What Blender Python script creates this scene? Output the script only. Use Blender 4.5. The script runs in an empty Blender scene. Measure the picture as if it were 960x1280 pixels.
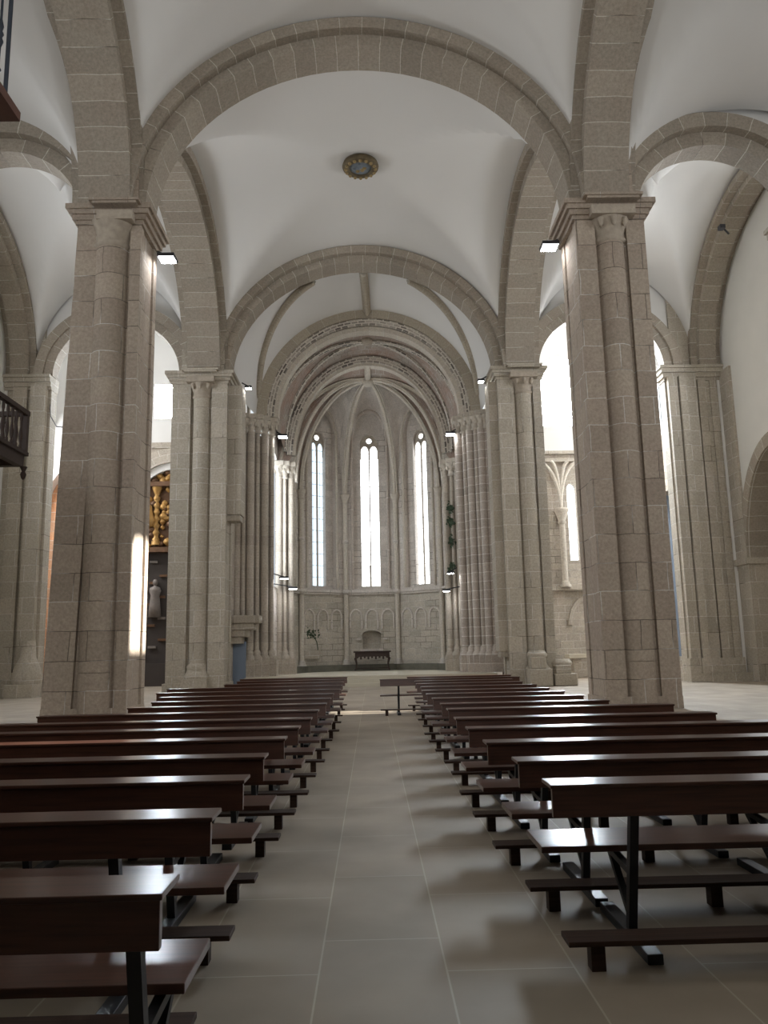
import bpy, math, random
from mathutils import Vector, Matrix
random.seed(7)
PI = math.pi
sc = bpy.context.scene
COL = sc.collection
# ------------------------------------------------------------------ camera
YAW, PITCH, ROLL = math.radians(1.050), math.radians(9.740), math.radians(1.2)
f = Vector((math.sin(YAW)*math.cos(PITCH), math.cos(YAW)*math.cos(PITCH), math.sin(PITCH)))
r0 = Vector((math.cos(YAW), -math.sin(YAW), 0)); u0 = r0.cross(f)
r = r0*math.cos(ROLL) - u0*math.sin(ROLL); u = u0*math.cos(ROLL) + r0*math.sin(ROLL)
cd = bpy.data.cameras.new('camera'); cam = bpy.data.objects.new('camera', cd); COL.objects.link(cam)
cam.matrix_world = Matrix(((r.x, u.x, -f.x, 0), (r.y, u.y, -f.y, 0), (r.z, u.z, -f.z, 1.57), (0, 0, 0, 1)))
cd.sensor_fit = 'HORIZONTAL'; cd.sensor_width = 36; cd.lens = 37.5; cd.clip_end = 300
sc.camera = cam
# ------------------------------------------------------------------ world, sun, big lights, exposure
w = bpy.data.worlds.new('world'); sc.world = w; w.use_nodes = True
bg = w.node_tree.nodes['Background']; bg.inputs[0].default_value = (0.86, 0.92, 1.0, 1); bg.inputs[1].default_value = 1.0
sun = bpy.data.lights.new('sun', 'SUN'); sun.energy = 26; sun.angle = math.radians(0.7); sun.color = (1, 0.95, 0.86)
so = bpy.data.objects.new('sun', sun); COL.objects.link(so)
SD = Vector((-20.6, -4.0, -7.6)).normalized()
so.rotation_euler = SD.to_track_quat('-Z', 'Y').to_euler(); so.location = (30, 20, 30)
def area(name, loc, target, sx, sy, e, colr=(1, 1, 1)):
    l = bpy.data.lights.new(name, 'AREA'); l.shape = 'RECTANGLE'; l.size = sx; l.size_y = sy; l.energy = e; l.color = colr
    o = bpy.data.objects.new(name, l); COL.objects.link(o); o.location = loc
    o.rotation_euler = (Vector(target)-Vector(loc)).to_track_quat('-Z', 'Y').to_euler()
    return o
area('daylight_from_west_front', (0, -11.5, 13), (0, 20, 11), 9, 7, 1500, (1, 0.98, 0.96))
area('daylight_left_transept', (-17.5, 38, 12), (-11, 38, 8), 4, 6, 900, (0.95, 0.97, 1))
area('daylight_right_transept', (17.5, 38, 12), (11, 38, 8), 4, 6, 900, (0.95, 0.97, 1))
area('fill_left_aisle', (-15.3, 27, 11), (0, 25, 11), 4, 4, 600, (0.93, 0.96, 1))  # added fill light at the unseen left aisle wall
area('fill_right_aisle', (15.3, 28, 13), (0, 25, 11), 3, 3, 600, (0.93, 0.96, 1))  # matching fill added on the right aisle side
area('fill_left_near_aisle', (-15.3, 13.2, 11), (0, 16, 11), 4, 4, 300, (0.95, 0.97, 1))  # extra fill added for the near bay, left side
area('fill_right_near_aisle', (15.2, 13.2, 11), (0, 16, 11), 4, 4, 350, (0.95, 0.97, 1))  # extra fill added for the near bay, right side
area('daylight_choir_left', (-4.55, 39.3, 8), (2, 40.5, 8), 1.0, 5, 150, (0.9, 0.95, 1))
sc.view_settings.view_transform = 'Standard'; sc.view_settings.look = 'None'
sc.view_settings.exposure = 0.08; sc.view_settings.gamma = 1.0; sc.view_settings.use_curve_mapping = False
sc.cycles.max_bounces = 8; sc.cycles.diffuse_bounces = 5; sc.cycles.glossy_bounces = 3
sc.cycles.transparent_max_bounces = 6; sc.cycles.sample_clamp_indirect = 6; sc.cycles.use_denoising = True
sc.cycles.caustics_reflective = False; sc.cycles.caustics_refractive = False

# ------------------------------------------------------------------ materials
def newmat(name):
    m = bpy.data.materials.new(name); m.use_nodes = True
    nt = m.node_tree; return m, nt, nt.nodes, nt.links, nt.nodes['Principled BSDF']
def simple(name, c, rough=0.7, metal=0.0, noise=0.12, scale=8.0, bump=0.0, coat=0.0):
    m, nt, N, L, b = newmat(name)
    b.inputs['Roughness'].default_value = rough; b.inputs['Metallic'].default_value = metal
    b.inputs['Coat Weight'].default_value = coat
    tc = N.new('ShaderNodeTexCoord'); n = N.new('ShaderNodeTexNoise'); n.inputs['Scale'].default_value = scale; n.inputs['Detail'].default_value = 5
    L.new(tc.outputs['Object'], n.inputs['Vector'])
    mx = N.new('ShaderNodeMix'); mx.data_type = 'RGBA'
    mx.inputs[6].default_value = tuple(v*(1-noise) for v in c)+(1,); mx.inputs[7].default_value = tuple(min(1, v*(1+noise)) for v in c)+(1,)
    L.new(n.outputs['Fac'], mx.inputs[0]); L.new(mx.outputs[2], b.inputs['Base Color'])
    if bump:
        bp = N.new('ShaderNodeBump'); bp.inputs['Strength'].default_value = bump; bp.inputs['Distance'].default_value = 0.03
        L.new(n.outputs['Fac'], bp.inputs['Height']); L.new(bp.outputs[0], b.inputs['Normal'])
    return m
def stone(name, c1, c2, bw=0.95, rh=0.55, mort=(0.62, 0.6, 0.56), msize=0.012, dark=0.5, blotch=0.35, rough=0.85, tint=(0.5, 0.42, 0.36), off=0.5):
    """coursed ashlar laid out on the UVs, which are in metres"""
    m, nt, N, L, b = newmat(name); b.inputs['Roughness'].default_value = rough
    uv = N.new('ShaderNodeUVMap'); uv.uv_map = 'uv'
    tc = N.new('ShaderNodeTexCoord')
    ns = N.new('ShaderNodeTexNoise'); ns.inputs['Scale'].default_value = 1.3; ns.inputs['Detail'].default_value = 2
    L.new(tc.outputs['Object'], ns.inputs['Vector'])
    sub = N.new('ShaderNodeVectorMath'); sub.operation = 'SUBTRACT'; L.new(ns.outputs['Color'], sub.inputs[0]); sub.inputs[1].default_value = (0.5, 0.5, 0.5)
    scl = N.new('ShaderNodeVectorMath'); scl.operation = 'SCALE'; L.new(sub.outputs[0], scl.inputs[0]); scl.inputs['Scale'].default_value = 0.07
    add = N.new('ShaderNodeVectorMath'); add.operation = 'ADD'; L.new(uv.outputs[0], add.inputs[0]); L.new(scl.outputs[0], add.inputs[1])
    br = N.new('ShaderNodeTexBrick'); L.new(add.outputs[0], br.inputs['Vector'])
    br.inputs['Scale'].default_value = 1; br.inputs['Brick Width'].default_value = bw; br.inputs['Row Height'].default_value = rh
    br.inputs['Mortar Size'].default_value = msize; br.inputs['Mortar Smooth'].default_value = 0.3; br.offset = off
    br.inputs['Bias'].default_value = 0.0
    br.inputs['Color1'].default_value = c1+(1,); br.inputs['Color2'].default_value = c2+(1,)
    # mortar colour drifts between pale pointing and dark open joints
    n2 = N.new('ShaderNodeTexNoise'); n2.inputs['Scale'].default_value = 0.7; L.new(tc.outputs['Object'], n2.inputs['Vector'])
    rp = N.new('ShaderNodeValToRGB'); rp.color_ramp.elements[0].position = dark-0.06; rp.color_ramp.elements[0].color = (0.13, 0.11, 0.09, 1)
    rp.color_ramp.elements[1].position = dark+0.06; rp.color_ramp.elements[1].color = mort+(1,)
    L.new(n2.outputs['Fac'], rp.inputs[0]); L.new(rp.outputs[0], br.inputs['Mortar'])
    # weathering blotches and granite grain
    n3 = N.new('ShaderNodeTexNoise'); n3.inputs['Scale'].default_value = 0.9; n3.inputs['Detail'].default_value = 6; n3.inputs['Roughness'].default_value = 0.65
    L.new(tc.outputs['Object'], n3.inputs['Vector'])
    r3 = N.new('ShaderNodeValToRGB'); r3.color_ramp.elements[0].position = 0.4; r3.color_ramp.elements[1].position = 0.7
    L.new(n3.outputs['Fac'], r3.inputs[0])
    mb_ = N.new('ShaderNodeMath'); mb_.operation = 'MULTIPLY'; mb_.inputs[1].default_value = blotch; L.new(r3.outputs[0], mb_.inputs[0])
    mx = N.new('ShaderNodeMix'); mx.data_type = 'RGBA'; L.new(mb_.outputs[0], mx.inputs[0]); L.new(br.outputs['Color'], mx.inputs[6]); mx.inputs[7].default_value = tint+(1,)
    n4 = N.new('ShaderNodeTexNoise'); n4.inputs['Scale'].default_value = 14; n4.inputs['Detail'].default_value = 6; n4.inputs['Roughness'].default_value = 0.7
    L.new(tc.outputs['Object'], n4.inputs['Vector'])
    hs = N.new('ShaderNodeMapRange'); hs.inputs[1].default_value = 0.25; hs.inputs[2].default_value = 0.75; hs.inputs[3].default_value = 0.72; hs.inputs[4].default_value = 1.26
    L.new(n4.outputs['Fac'], hs.inputs[0])
    ml = N.new('ShaderNodeVectorMath'); ml.operation = 'SCALE'; L.new(mx.outputs[2], ml.inputs[0]); L.new(hs.outputs[0], ml.inputs['Scale'])
    L.new(ml.outputs[0], b.inputs['Base Color'])
    bp = N.new('ShaderNodeBump'); bp.inputs['Strength'].default_value = 0.5; bp.inputs['Distance'].default_value = 0.03; bp.invert = True
    sm = N.new('ShaderNodeMath'); sm.operation = 'ADD'; L.new(br.outputs['Fac'], sm.inputs[0]); L.new(n4.outputs['Fac'], sm.inputs[1])
    L.new(sm.outputs[0], bp.inputs['Height']); L.new(bp.outputs[0], b.inputs['Normal'])
    return m
def emis(name, c, s, transp=0.0, boost=None):
    m = bpy.data.materials.new(name); m.use_nodes = True; nt = m.node_tree; N, L = nt.nodes, nt.links; N.clear()
    o = N.new('ShaderNodeOutputMaterial'); e = N.new('ShaderNodeEmission'); e.inputs[0].default_value = c+(1,); e.inputs[1].default_value = s
    if transp:
        t = N.new('ShaderNodeBsdfTransparent'); x = N.new('ShaderNodeMixShader'); x.inputs[0].default_value = 1-transp
        L.new(t.outputs[0], x.inputs[1]); L.new(e.outputs[0], x.inputs[2]); L.new(x.outputs[0], o.inputs[0])
    else: L.new(e.outputs[0], o.inputs[0])
    return m
M = {}
M['pier'] = stone('granite_pier', (0.42, 0.355, 0.285), (0.33, 0.275, 0.22), bw=1.15, rh=0.72, dark=0.5, blotch=0.35, tint=(0.34, 0.25, 0.21))
M['pier2'] = stone('granite_pier_pale', (0.47, 0.42, 0.35), (0.39, 0.35, 0.29), bw=0.95, rh=0.66, dark=0.42, blotch=0.3, tint=(0.33, 0.29, 0.2))
M['arch'] = stone('granite_voussoir', (0.37, 0.325, 0.265), (0.28, 0.245, 0.20), bw=0.62, rh=5.0, mort=(0.6, 0.57, 0.5), dark=0.36, blotch=0.3, tint=(0.3, 0.23, 0.18), off=0.0)
M['wall'] = stone('stone_wall', (0.46, 0.41, 0.34), (0.36, 0.32, 0.265), bw=0.7, rh=0.36, dark=0.45)
M['apse'] = stone('apse_stone', (0.68, 0.63, 0.58), (0.56, 0.52, 0.475), bw=0.75, rh=0.34, mort=(0.6, 0.57, 0.53), dark=0.42, blotch=0.35, tint=(0.40, 0.33, 0.28))
M['apse_low'] = stone('damp_apse_stone', (0.56, 0.51, 0.43), (0.45, 0.41, 0.35), bw=0.7, rh=0.32, dark=0.46, blotch=0.5, tint=(0.27, 0.245, 0.19))
M['cluster'] = stone('rebuilt_shaft_stone', (0.50, 0.44, 0.385), (0.41, 0.355, 0.31), bw=3, rh=0.42, mort=(0.75, 0.72, 0.68), msize=0.016, dark=0.2, blotch=0.2)
M['clusterL'] = stone('shaft_stone', (0.47, 0.42, 0.35), (0.38, 0.335, 0.28), bw=3, rh=0.5, mort=(0.5, 0.46, 0.4), msize=0.01, dark=0.4, blotch=0.3)
M['rib'] = stone('rib_stone', (0.42, 0.37, 0.29), (0.34, 0.3, 0.235), bw=0.8, rh=5.0, mort=(0.5, 0.47, 0.4), dark=0.3, blotch=0.2, off=0)
M['ribp'] = stone('apse_rib_stone', (0.60, 0.55, 0.47), (0.52, 0.47, 0.40), bw=0.7, rh=5.0, dark=0.3, blotch=0.2, off=0)
M['web'] = stone('painted_vault_stone', (0.40, 0.35, 0.30), (0.33, 0.28, 0.24), bw=0.5, rh=0.3, dark=0.5, blotch=0.8, tint=(0.36, 0.22, 0.17))
M['carved'] = stone('carved_band', (0.50, 0.46, 0.40), (0.06, 0.05, 0.045), bw=0.34, rh=0.14, mort=(0.62, 0.58, 0.51), msize=0.035, dark=0.2, blotch=0.3)
M['brick'] = stone('ochre_render', (0.62, 0.30, 0.15), (0.50, 0.27, 0.16), bw=0.8, rh=0.5, dark=0.4, blotch=0.5, tint=(0.45, 0.33, 0.22))
M['plaster'] = simple('lime_plaster', (0.71, 0.70, 0.68), 0.9, noise=0.03, scale=0.5)
M['plaster_old'] = simple('old_plaster', (0.66, 0.65, 0.61), 0.9, noise=0.08, scale=0.7)
M['carve_dark'] = simple('capital_stone', (0.40, 0.345, 0.28), 0.9, noise=0.35, scale=6, bump=0.8)
M['carve_pale'] = simple('pale_capital_stone', (0.52, 0.47, 0.40), 0.9, noise=0.35, scale=9, bump=0.9)
M['steel'] = simple('dark_painted_steel', (0.022, 0.024, 0.028), 0.45, 0.3, 0.1)
M['iron'] = simple('wrought_iron', (0.05, 0.06, 0.08), 0.5, 0.6, 0.2)
M['oldwood'] = simple('dark_old_oak', (0.035, 0.018, 0.012), 0.65, 0, 0.3, 12)
M['gallery'] = simple('red_brown_boards', (0.12, 0.05, 0.035), 0.6, 0, 0.2, 6)
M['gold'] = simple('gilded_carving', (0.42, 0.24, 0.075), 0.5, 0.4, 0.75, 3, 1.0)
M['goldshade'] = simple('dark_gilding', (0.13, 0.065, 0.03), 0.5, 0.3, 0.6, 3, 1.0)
M['figure'] = simple('dull_figure_paint', (0.20, 0.17, 0.15), 0.6, 0, 0.3, 6)
M['blue'] = simple('blue_grey_door_paint', (0.20, 0.25, 0.33), 0.6, 0, 0.1, 2)
M['black'] = simple('black_fitting', (0.02, 0.02, 0.025), 0.5, 0, 0.1)
M['dark'] = simple('dark_painted_wood', (0.055, 0.045, 0.04), 0.9, 0, 0.2, 2)
M['leaf'] = simple('green_leaf', (0.04, 0.07, 0.035), 0.6, 0, 0.4, 20)
M['med_rim'] = simple('medallion_gilt', (0.13, 0.10, 0.055), 0.7, 0.2, 0.75, 5, 0.9)
M['med_bead'] = simple('medallion_dull_gold', (0.30, 0.22, 0.10), 0.6, 0.2, 0.5, 5)
M['med_mid'] = simple('medallion_painting', (0.16, 0.19, 0.22), 0.7, 0, 0.6, 4, 0.6)
M['lead'] = simple('window_lead', (0.35, 0.36, 0.38), 0.6, 0, 0.05)
M['glass_apse'] = emis('apse_glass_daylight', (0.95, 0.98, 1.0), 3.5)
M['glass_blue'] = emis('side_glass_daylight', (0.74, 0.88, 1.0), 1.5)
M['glass_high'] = emis('high_window_daylight', (0.84, 0.92, 1.0), 270.0)
M['glass_choir'] = emis('choir_window_daylight', (0.86, 0.94, 1.0), 4.0)
M['glass_sun'] = emis('sunlit_window_glass', (0.93, 0.96, 1.0), 6.0, 0.75)
M['lamp'] = emis('floodlight_glow', (0.95, 0.97, 1.0), 40.0)
def wood(name, c, rough, coat=0.0, brushed=False):
    m, nt, N, L, b = newmat(name); b.inputs['Roughness'].default_value = rough; b.inputs['Coat Weight'].default_value = coat; b.inputs['Coat Roughness'].default_value = 0.2; b.inputs['Specular IOR Level'].default_value = 0.15
    tc = N.new('ShaderNodeTexCoord'); mp = N.new('ShaderNodeMapping'); mp.inputs['Scale'].default_value = (1.2, 22, 22)
    L.new(tc.outputs['Object'], mp.inputs[0]); n = N.new('ShaderNodeTexNoise'); n.inputs['Scale'].default_value = 2.2; n.inputs['Detail'].default_value = 5; L.new(mp.outputs[0], n.inputs[0])
    rp = N.new('ShaderNodeValToRGB'); rp.color_ramp.elements[0].position = 0.3; rp.color_ramp.elements[1].position = 0.7
    rp.color_ramp.elements[0].color = tuple(v*0.62 for v in c)+(1,); rp.color_ramp.elements[1].color = tuple(v*1.25 for v in c)+(1,)
    L.new(n.outputs['Fac'], rp.inputs[0]); L.new(rp.outputs[0], b.inputs['Base Color'])
    if brushed:   # varnish over long grain: gloss spreads across the grain
        b.inputs['Specular IOR Level'].default_value = 0.5; b.inputs['Anisotropic'].default_value = 0.96; b.inputs['Anisotropic Rotation'].default_value = 0.25
        tg = N.new('ShaderNodeTangent'); tg.direction_type = 'UV_MAP'; tg.uv_map = 'uv'; L.new(tg.outputs[0], b.inputs['Tangent'])
    return m
M['pew'] = wood('varnished_mahogany', (0.080, 0.031, 0.019), 0.31, 0.08, True)
M['kneeler'] = wood('worn_mahogany', (0.050, 0.028, 0.020), 0.55, 0.1)
# floor slabs: long rows running down the nave
def floor_mat():
    m, nt, N, L, b = newmat('worn_floor_slabs')
    tc = N.new('ShaderNodeTexCoord'); mp = N.new('ShaderNodeMapping'); mp.inputs['Rotation'].default_value = (0, 0, PI/2); mp.inputs['Location'].default_value = (0.55, 0.29, 0)
    L.new(tc.outputs['Object'], mp.inputs[0])
    br = N.new('ShaderNodeTexBrick'); L.new(mp.outputs[0], br.inputs['Vector']); br.inputs['Scale'].default_value = 1
    br.inputs['Brick Width'].default_value = 1.24; br.inputs['Row Height'].default_value = 0.632; br.inputs['Mortar Size'].default_value = 0.006; br.inputs['Mortar Smooth'].default_value = 0.4
    br.offset = 0.37; br.inputs['Color1'].default_value = (0.325, 0.268, 0.205, 1); br.inputs['Color2'].default_value = (0.268, 0.222, 0.168, 1); br.inputs['Mortar'].default_value = (0.40, 0.35, 0.27, 1)
    n = N.new('ShaderNodeTexNoise'); n.inputs['Scale'].default_value = 1.2; n.inputs['Detail'].default_value = 6; L.new(tc.outputs['Object'], n.inputs[0])
    mr = N.new('ShaderNodeMapRange'); mr.inputs[1].default_value = 0.3; mr.inputs[2].default_value = 0.7; mr.inputs[3].default_value = 0.82; mr.inputs[4].default_value = 1.15; L.new(n.outputs['Fac'], mr.inputs[0])
    ml = N.new('ShaderNodeVectorMath'); ml.operation = 'SCALE'; L.new(br.outputs['Color'], ml.inputs[0]); L.new(mr.outputs[0], ml.inputs['Scale']); L.new(ml.outputs[0], b.inputs['Base Color'])
    b.inputs['Roughness'].default_value = 0.68
    bp = N.new('ShaderNodeBump'); bp.inputs['Strength'].default_value = 0.15; bp.inputs['Distance'].default_value = 0.02; L.new(n.outputs['Fac'], bp.inputs['Height']); L.new(bp.outputs[0], b.inputs['Normal'])
    return m
M['floor'] = floor_mat()
M['step'] = simple('pale_stone_steps', (0.52, 0.48, 0.39), 0.7, 0, 0.1, 2)

# ------------------------------------------------------------------ mesh helpers
class MB:
    def __init__(s): s.v = []; s.f = []; s.uv = []; s.sm = []
    def face(s, pts, uvs, smooth=False):
        i = len(s.v); s.v += [tuple(p) for p in pts]; s.f.append(tuple(range(i, i+len(pts)))); s.uv += list(uvs); s.sm.append(smooth); return s
    def box(s, x0, x1, y0, y1, z0, z1):
        if x0 > x1: x0, x1 = x1, x0
        if y0 > y1: y0, y1 = y1, y0
        F = s.face
        F([(x0,y0,z0),(x1,y0,z0),(x1,y0,z1),(x0,y0,z1)], [(x0,z0),(x1,z0),(x1,z1),(x0,z1)])
        F([(x1,y1,z0),(x0,y1,z0),(x0,y1,z1),(x1,y1,z1)], [(x1,z0),(x0,z0),(x0,z1),(x1,z1)])
        F([(x1,y0,z0),(x1,y1,z0),(x1,y1,z1),(x1,y0,z1)], [(y0,z0),(y1,z0),(y1,z1),(y0,z1)])
        F([(x0,y1,z0),(x0,y0,z0),(x0,y0,z1),(x0,y1,z1)], [(y1,z0),(y0,z0),(y0,z1),(y1,z1)])
        F([(x0,y0,z1),(x1,y0,z1),(x1,y1,z1),(x0,y1,z1)], [(x0,y0),(x1,y0),(x1,y1),(x0,y1)])
        F([(x0,y1,z0),(x1,y1,z0),(x1,y0,z0),(x0,y0,z0)], [(x0,y1),(x1,y1),(x1,y0),(x0,y0)])
        return s
    def grid(s, P, UV, smooth=True):
        """P[i][j] points; shared vertices so shading is smooth"""
        n, m = len(P), len(P[0]); b = len(s.v)
        for row in P: s.v += [tuple(p) for p in row]
        for i in range(n-1):
            for j in range(m-1):
                s.f.append((b+i*m+j, b+(i+1)*m+j, b+(i+1)*m+j+1, b+i*m+j+1)); s.sm.append(smooth)
                s.uv += [UV[i][j], UV[i+1][j], UV[i+1][j+1], UV[i][j+1]]
        return s
    def lathe(s, cx, cy, prof, a0=0, a1=2*PI, n=20, u0=0.0):
        P = []; UV = []
        full = abs(a1-a0-2*PI) < 1e-6
        for i in range(n+1):
            a = a0+(a1-a0)*i/n
            P.append([(cx+rr*math.cos(a), cy+rr*math.sin(a), z) for rr, z in prof])
            rm = max(p[0] for p in prof); UV.append([(u0+rm*(a-a0), z) for rr, z in prof])
        s.grid(P, UV, True); return s
    def cyl(s, cx, cy, rr, z0, z1, n=16):
        s.lathe(cx, cy, [(rr, z0), (rr, z1)], n=n)
        s.face([(cx+rr*math.cos(2*PI*i/n), cy+rr*math.sin(2*PI*i/n), z1) for i in range(n)], [(0, 0)]*n)
        s.face([(cx+rr*math.cos(-2*PI*i/n), cy+rr*math.sin(-2*PI*i/n), z0) for i in range(n)], [(0, 0)]*n)
        return s
    def bar(s, a, b, wx, wz=None):
        """box section bar from a to b"""
        wz = wz or wx; a = Vector(a); b = Vector(b); d = (b-a).normalized()
        up = Vector((0, 0, 1)) if abs(d.z) < 0.95 else Vector((0, 1, 0))
        sx = d.cross(up).normalized()*wx/2; sz = sx.cross(d).normalized()*wz/2
        A = [a+sx+sz, a-sx+sz, a-sx-sz, a+sx-sz]; B = [p+(b-a) for p in A]; l = (b-a).length
        for i in range(4):
            j = (i+1) % 4; s.face([A[i], A[j], B[j], B[i]], [(0, 0), (0, wx), (l, wx), (l, 0)])
        s.face(list(reversed(A)), [(0, 0)]*4); s.face(B, [(0, 0)]*4); return s
    def tube(s, pts, rr, n=8, cap=True):
        pts = [Vector(p) for p in pts]; P = []; UV = []; l = 0; prev = None
        for i, p in enumerate(pts):
            d = (pts[min(i+1, len(pts)-1)]-pts[max(i-1, 0)]).normalized()
            if prev is None: up = Vector((0, 0, 1)) if abs(d.z) < 0.9 else Vector((1, 0, 0)); sx = d.cross(up).normalized()
            else: sx = (prev-d*prev.dot(d)).normalized()
            prev = sx; sy = d.cross(sx)
            if i: l += (p-pts[i-1]).length
            ri = rr[i] if isinstance(rr, (list, tuple)) else rr
            P.append([p+(sx*math.cos(2*PI*k/n)+sy*math.sin(2*PI*k/n))*ri for k in range(n+1)]); UV.append([(l, ri*2*PI*k/n) for k in range(n+1)])
        s.grid(P, UV, True)
        if cap:
            s.face([P[0][k] for k in range(n)], [(0, 0)]*n); s.face([P[-1][k] for k in range(n-1, -1, -1)], [(0, 0)]*n)
        return s
    def arch(s, ax, c, h0, a, rise, zs, t, d0, d1, n=40, t0=0.0, th0=0.0, th1=PI):
        """semi-elliptic ring; ax 'x' = opening spans X (depth along Y), 'y' = spans Y"""
        ins, outs = [], []; l = 0; L = [0]
        for i in range(n+1):
            th = th0+(th1-th0)*i/n
            ins.append((c-(a+t0)*math.cos(th), zs+(rise+t0)*math.sin(th))); outs.append((c-(a+t0+t)*math.cos(th), zs+(rise+t0+t)*math.sin(th)))
            if i: l += math.hypot(ins[i][0]-ins[i-1][0], ins[i][1]-ins[i-1][1]); L.append(l)
        def P(q, d): return (q[0], d, q[1]) if ax == 'x' else (d, q[0], q[1])
        for A, B, da, db, vv in ((ins, ins, d0, d1, 0), (ins, outs, d0, d0, 1), (ins, outs, d1, d1, 1), (outs, outs, d0, d1, 0)):
            G = []; UV = []
            for i in range(n+1):
                G.append([P(A[i], da), P(B[i], db)]); UV.append([(L[i], 0.3), (L[i], 0.3+(abs(d1-d0) if not vv else t))])
            s.grid(G, UV, True)
        for i in (0, n):
            s.face([P(ins[i], d0), P(outs[i], d0), P(outs[i], d1), P(ins[i], d1)], [(0, 0), (0, t), (1, t), (1, 0)])
        return s
    def panel(s, o, ux, w, z0, z1, hole=None, n=None, thick=0.4, seg=20):
        """vertical wall panel from o=(x,y) along unit ux; hole=(u0,u1,zb,zs,rise); n = outward depth direction of the reveal"""
        o = Vector((o[0], o[1], 0)); ux = Vector((ux[0], ux[1], 0)).normalized()
        nn = Vector((n[0], n[1], 0)) if n else None
        P = lambda uu, z, d=0: tuple(o+ux*uu+Vector((0, 0, z))+(nn*d if nn else Vector((0, 0, 0))))
        def q(ua, ub, za, zb):
            if ub-ua > 1e-4 and zb-za > 1e-4: s.face([P(ua, za), P(ub, za), P(ub, zb), P(ua, zb)], [(ua, za), (ub, za), (ub, zb), (ua, zb)])
        if not hole: q(0, w, z0, z1); return s
        ua, ub, zb, zs, rise = hole; c = (ua+ub)/2; a = (ub-ua)/2
        q(0, ua, z0, z1); q(ub, w, z0, z1); q(ua, ub, z0, zb)
        crv = [(c-a*math.cos(PI*i/seg), zs+rise*math.sin(PI*i/seg)) for i in range(seg+1)] if rise > 0 else [(ua, zs), (ub, zs)]
        for i in range(len(crv)-1):
            (a1, c1), (a2, c2) = crv[i], crv[i+1]
            s.face([P(a1, c1), P(a2, c2), P(a2, z1), P(a1, z1)], [(a1, c1), (a2, c2), (a2, z1), (a1, z1)])
        if nn:
            path = [(ua, zb)]+crv+[(ub, zb)]; path.append((ua, zb))
            l = 0
            for i in range(len(path)-1):
                p, p2 = path[i], path[i+1]; d = math.hypot(p2[0]-p[0], p2[1]-p[1])
                s.face([P(p[0], p[1]), P(p2[0], p2[1]), P(p2[0], p2[1], thick), P(p[0], p[1], thick)], [(l, 0), (l+d, 0), (l+d, thick), (l, thick)]); l += d
        return s
    def build(s, name, mat, parent=None, loc=None, bevel=0, weld=False):
        me = bpy.data.meshes.new(name)
        o = bpy.data.objects.new(name, me); COL.objects.link(o)
        base = Vector((0, 0, 0))
        if parent is not None:
            o.parent = parent; base = parent['_w'] if '_w' in parent.keys() else Vector((0, 0, 0)); base = Vector(base)
        elif loc is not None: base = Vector(loc); o.location = base
        elif s.v:
            xs, ys, zs = zip(*s.v); base = Vector(((min(xs)+max(xs))/2, (min(ys)+max(ys))/2, min(zs))); o.location = base
        me.from_pydata([tuple(Vector(p)-base) for p in s.v], [], s.f)
        uvl = me.uv_layers.new(name='uv')
        flat = [c for t in s.uv for c in t]; uvl.data.foreach_set('uv', flat)
        me.polygons.foreach_set('use_smooth', s.sm)
        me.materials.append(M[mat] if isinstance(mat, str) else mat)
        me.update(); o['_w'] = tuple(base)
        if bevel:
            wl = o.modifiers.new('weld', 'WELD'); wl.merge_threshold = 0.0005
            bv = o.modifiers.new('bevel', 'BEVEL'); bv.width = bevel; bv.segments = 2; bv.limit_method = 'ANGLE'
        return o
def empty(name, loc, label=None, cat=None, group=None):
    o = bpy.data.objects.new(name, None); COL.objects.link(o); o.location = loc; o['_w'] = tuple(loc); o.empty_display_size = 0.2
    if label: tag(o, label, cat, group)
    return o
def tag(o, label=None, cat=None, group=None, kind=None):
    if label: o['label'] = label
    if cat: o['category'] = cat
    if group: o['group'] = group
    if kind: o['kind'] = kind
    return o
def struct(mb, name, mat, parent=None, **k):
    o = mb.build(name, mat, parent, **k)
    if parent is None: o['kind'] = 'structure'
    return o

# ================================================================== the building
ZS = 13.5                   # springing of the great arches
NC, NH = -0.15, 5.85        # nave centre line and half width
NL, NR = NC-NH, NC+NH       # -6.0 / 5.7
OL, OR = -8.05, 7.6         # outer (aisle) faces of the nave pillars
D1, D1b, D2, D2b = 20.0, 21.6, 33.0, 34.6
D0b = 8.6
RISE, RING = 5.12, 0.68
WL, WR = -15.6, 15.5        # aisle walls
PZ = 0.45                   # presbytery floor

# floor
mb = MB(); mb.face([(-19, -12, 0), (19, -12, 0), (19, 46, 0), (-19, 46, 0)], [(0, 0), (1, 0), (1, 1), (0, 1)])
struct(mb, 'floor', 'floor', loc=(0, 0, 0))
# presbytery platform: three steps
st = MB()
for k in range(3): st.box(-5.6-0.0, 5.5, 36-0.9+0.35*k, 47, 0.15*k, 0.15*(k+1))
o = struct(st, 'floor_presbytery_steps', 'step')

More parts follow.
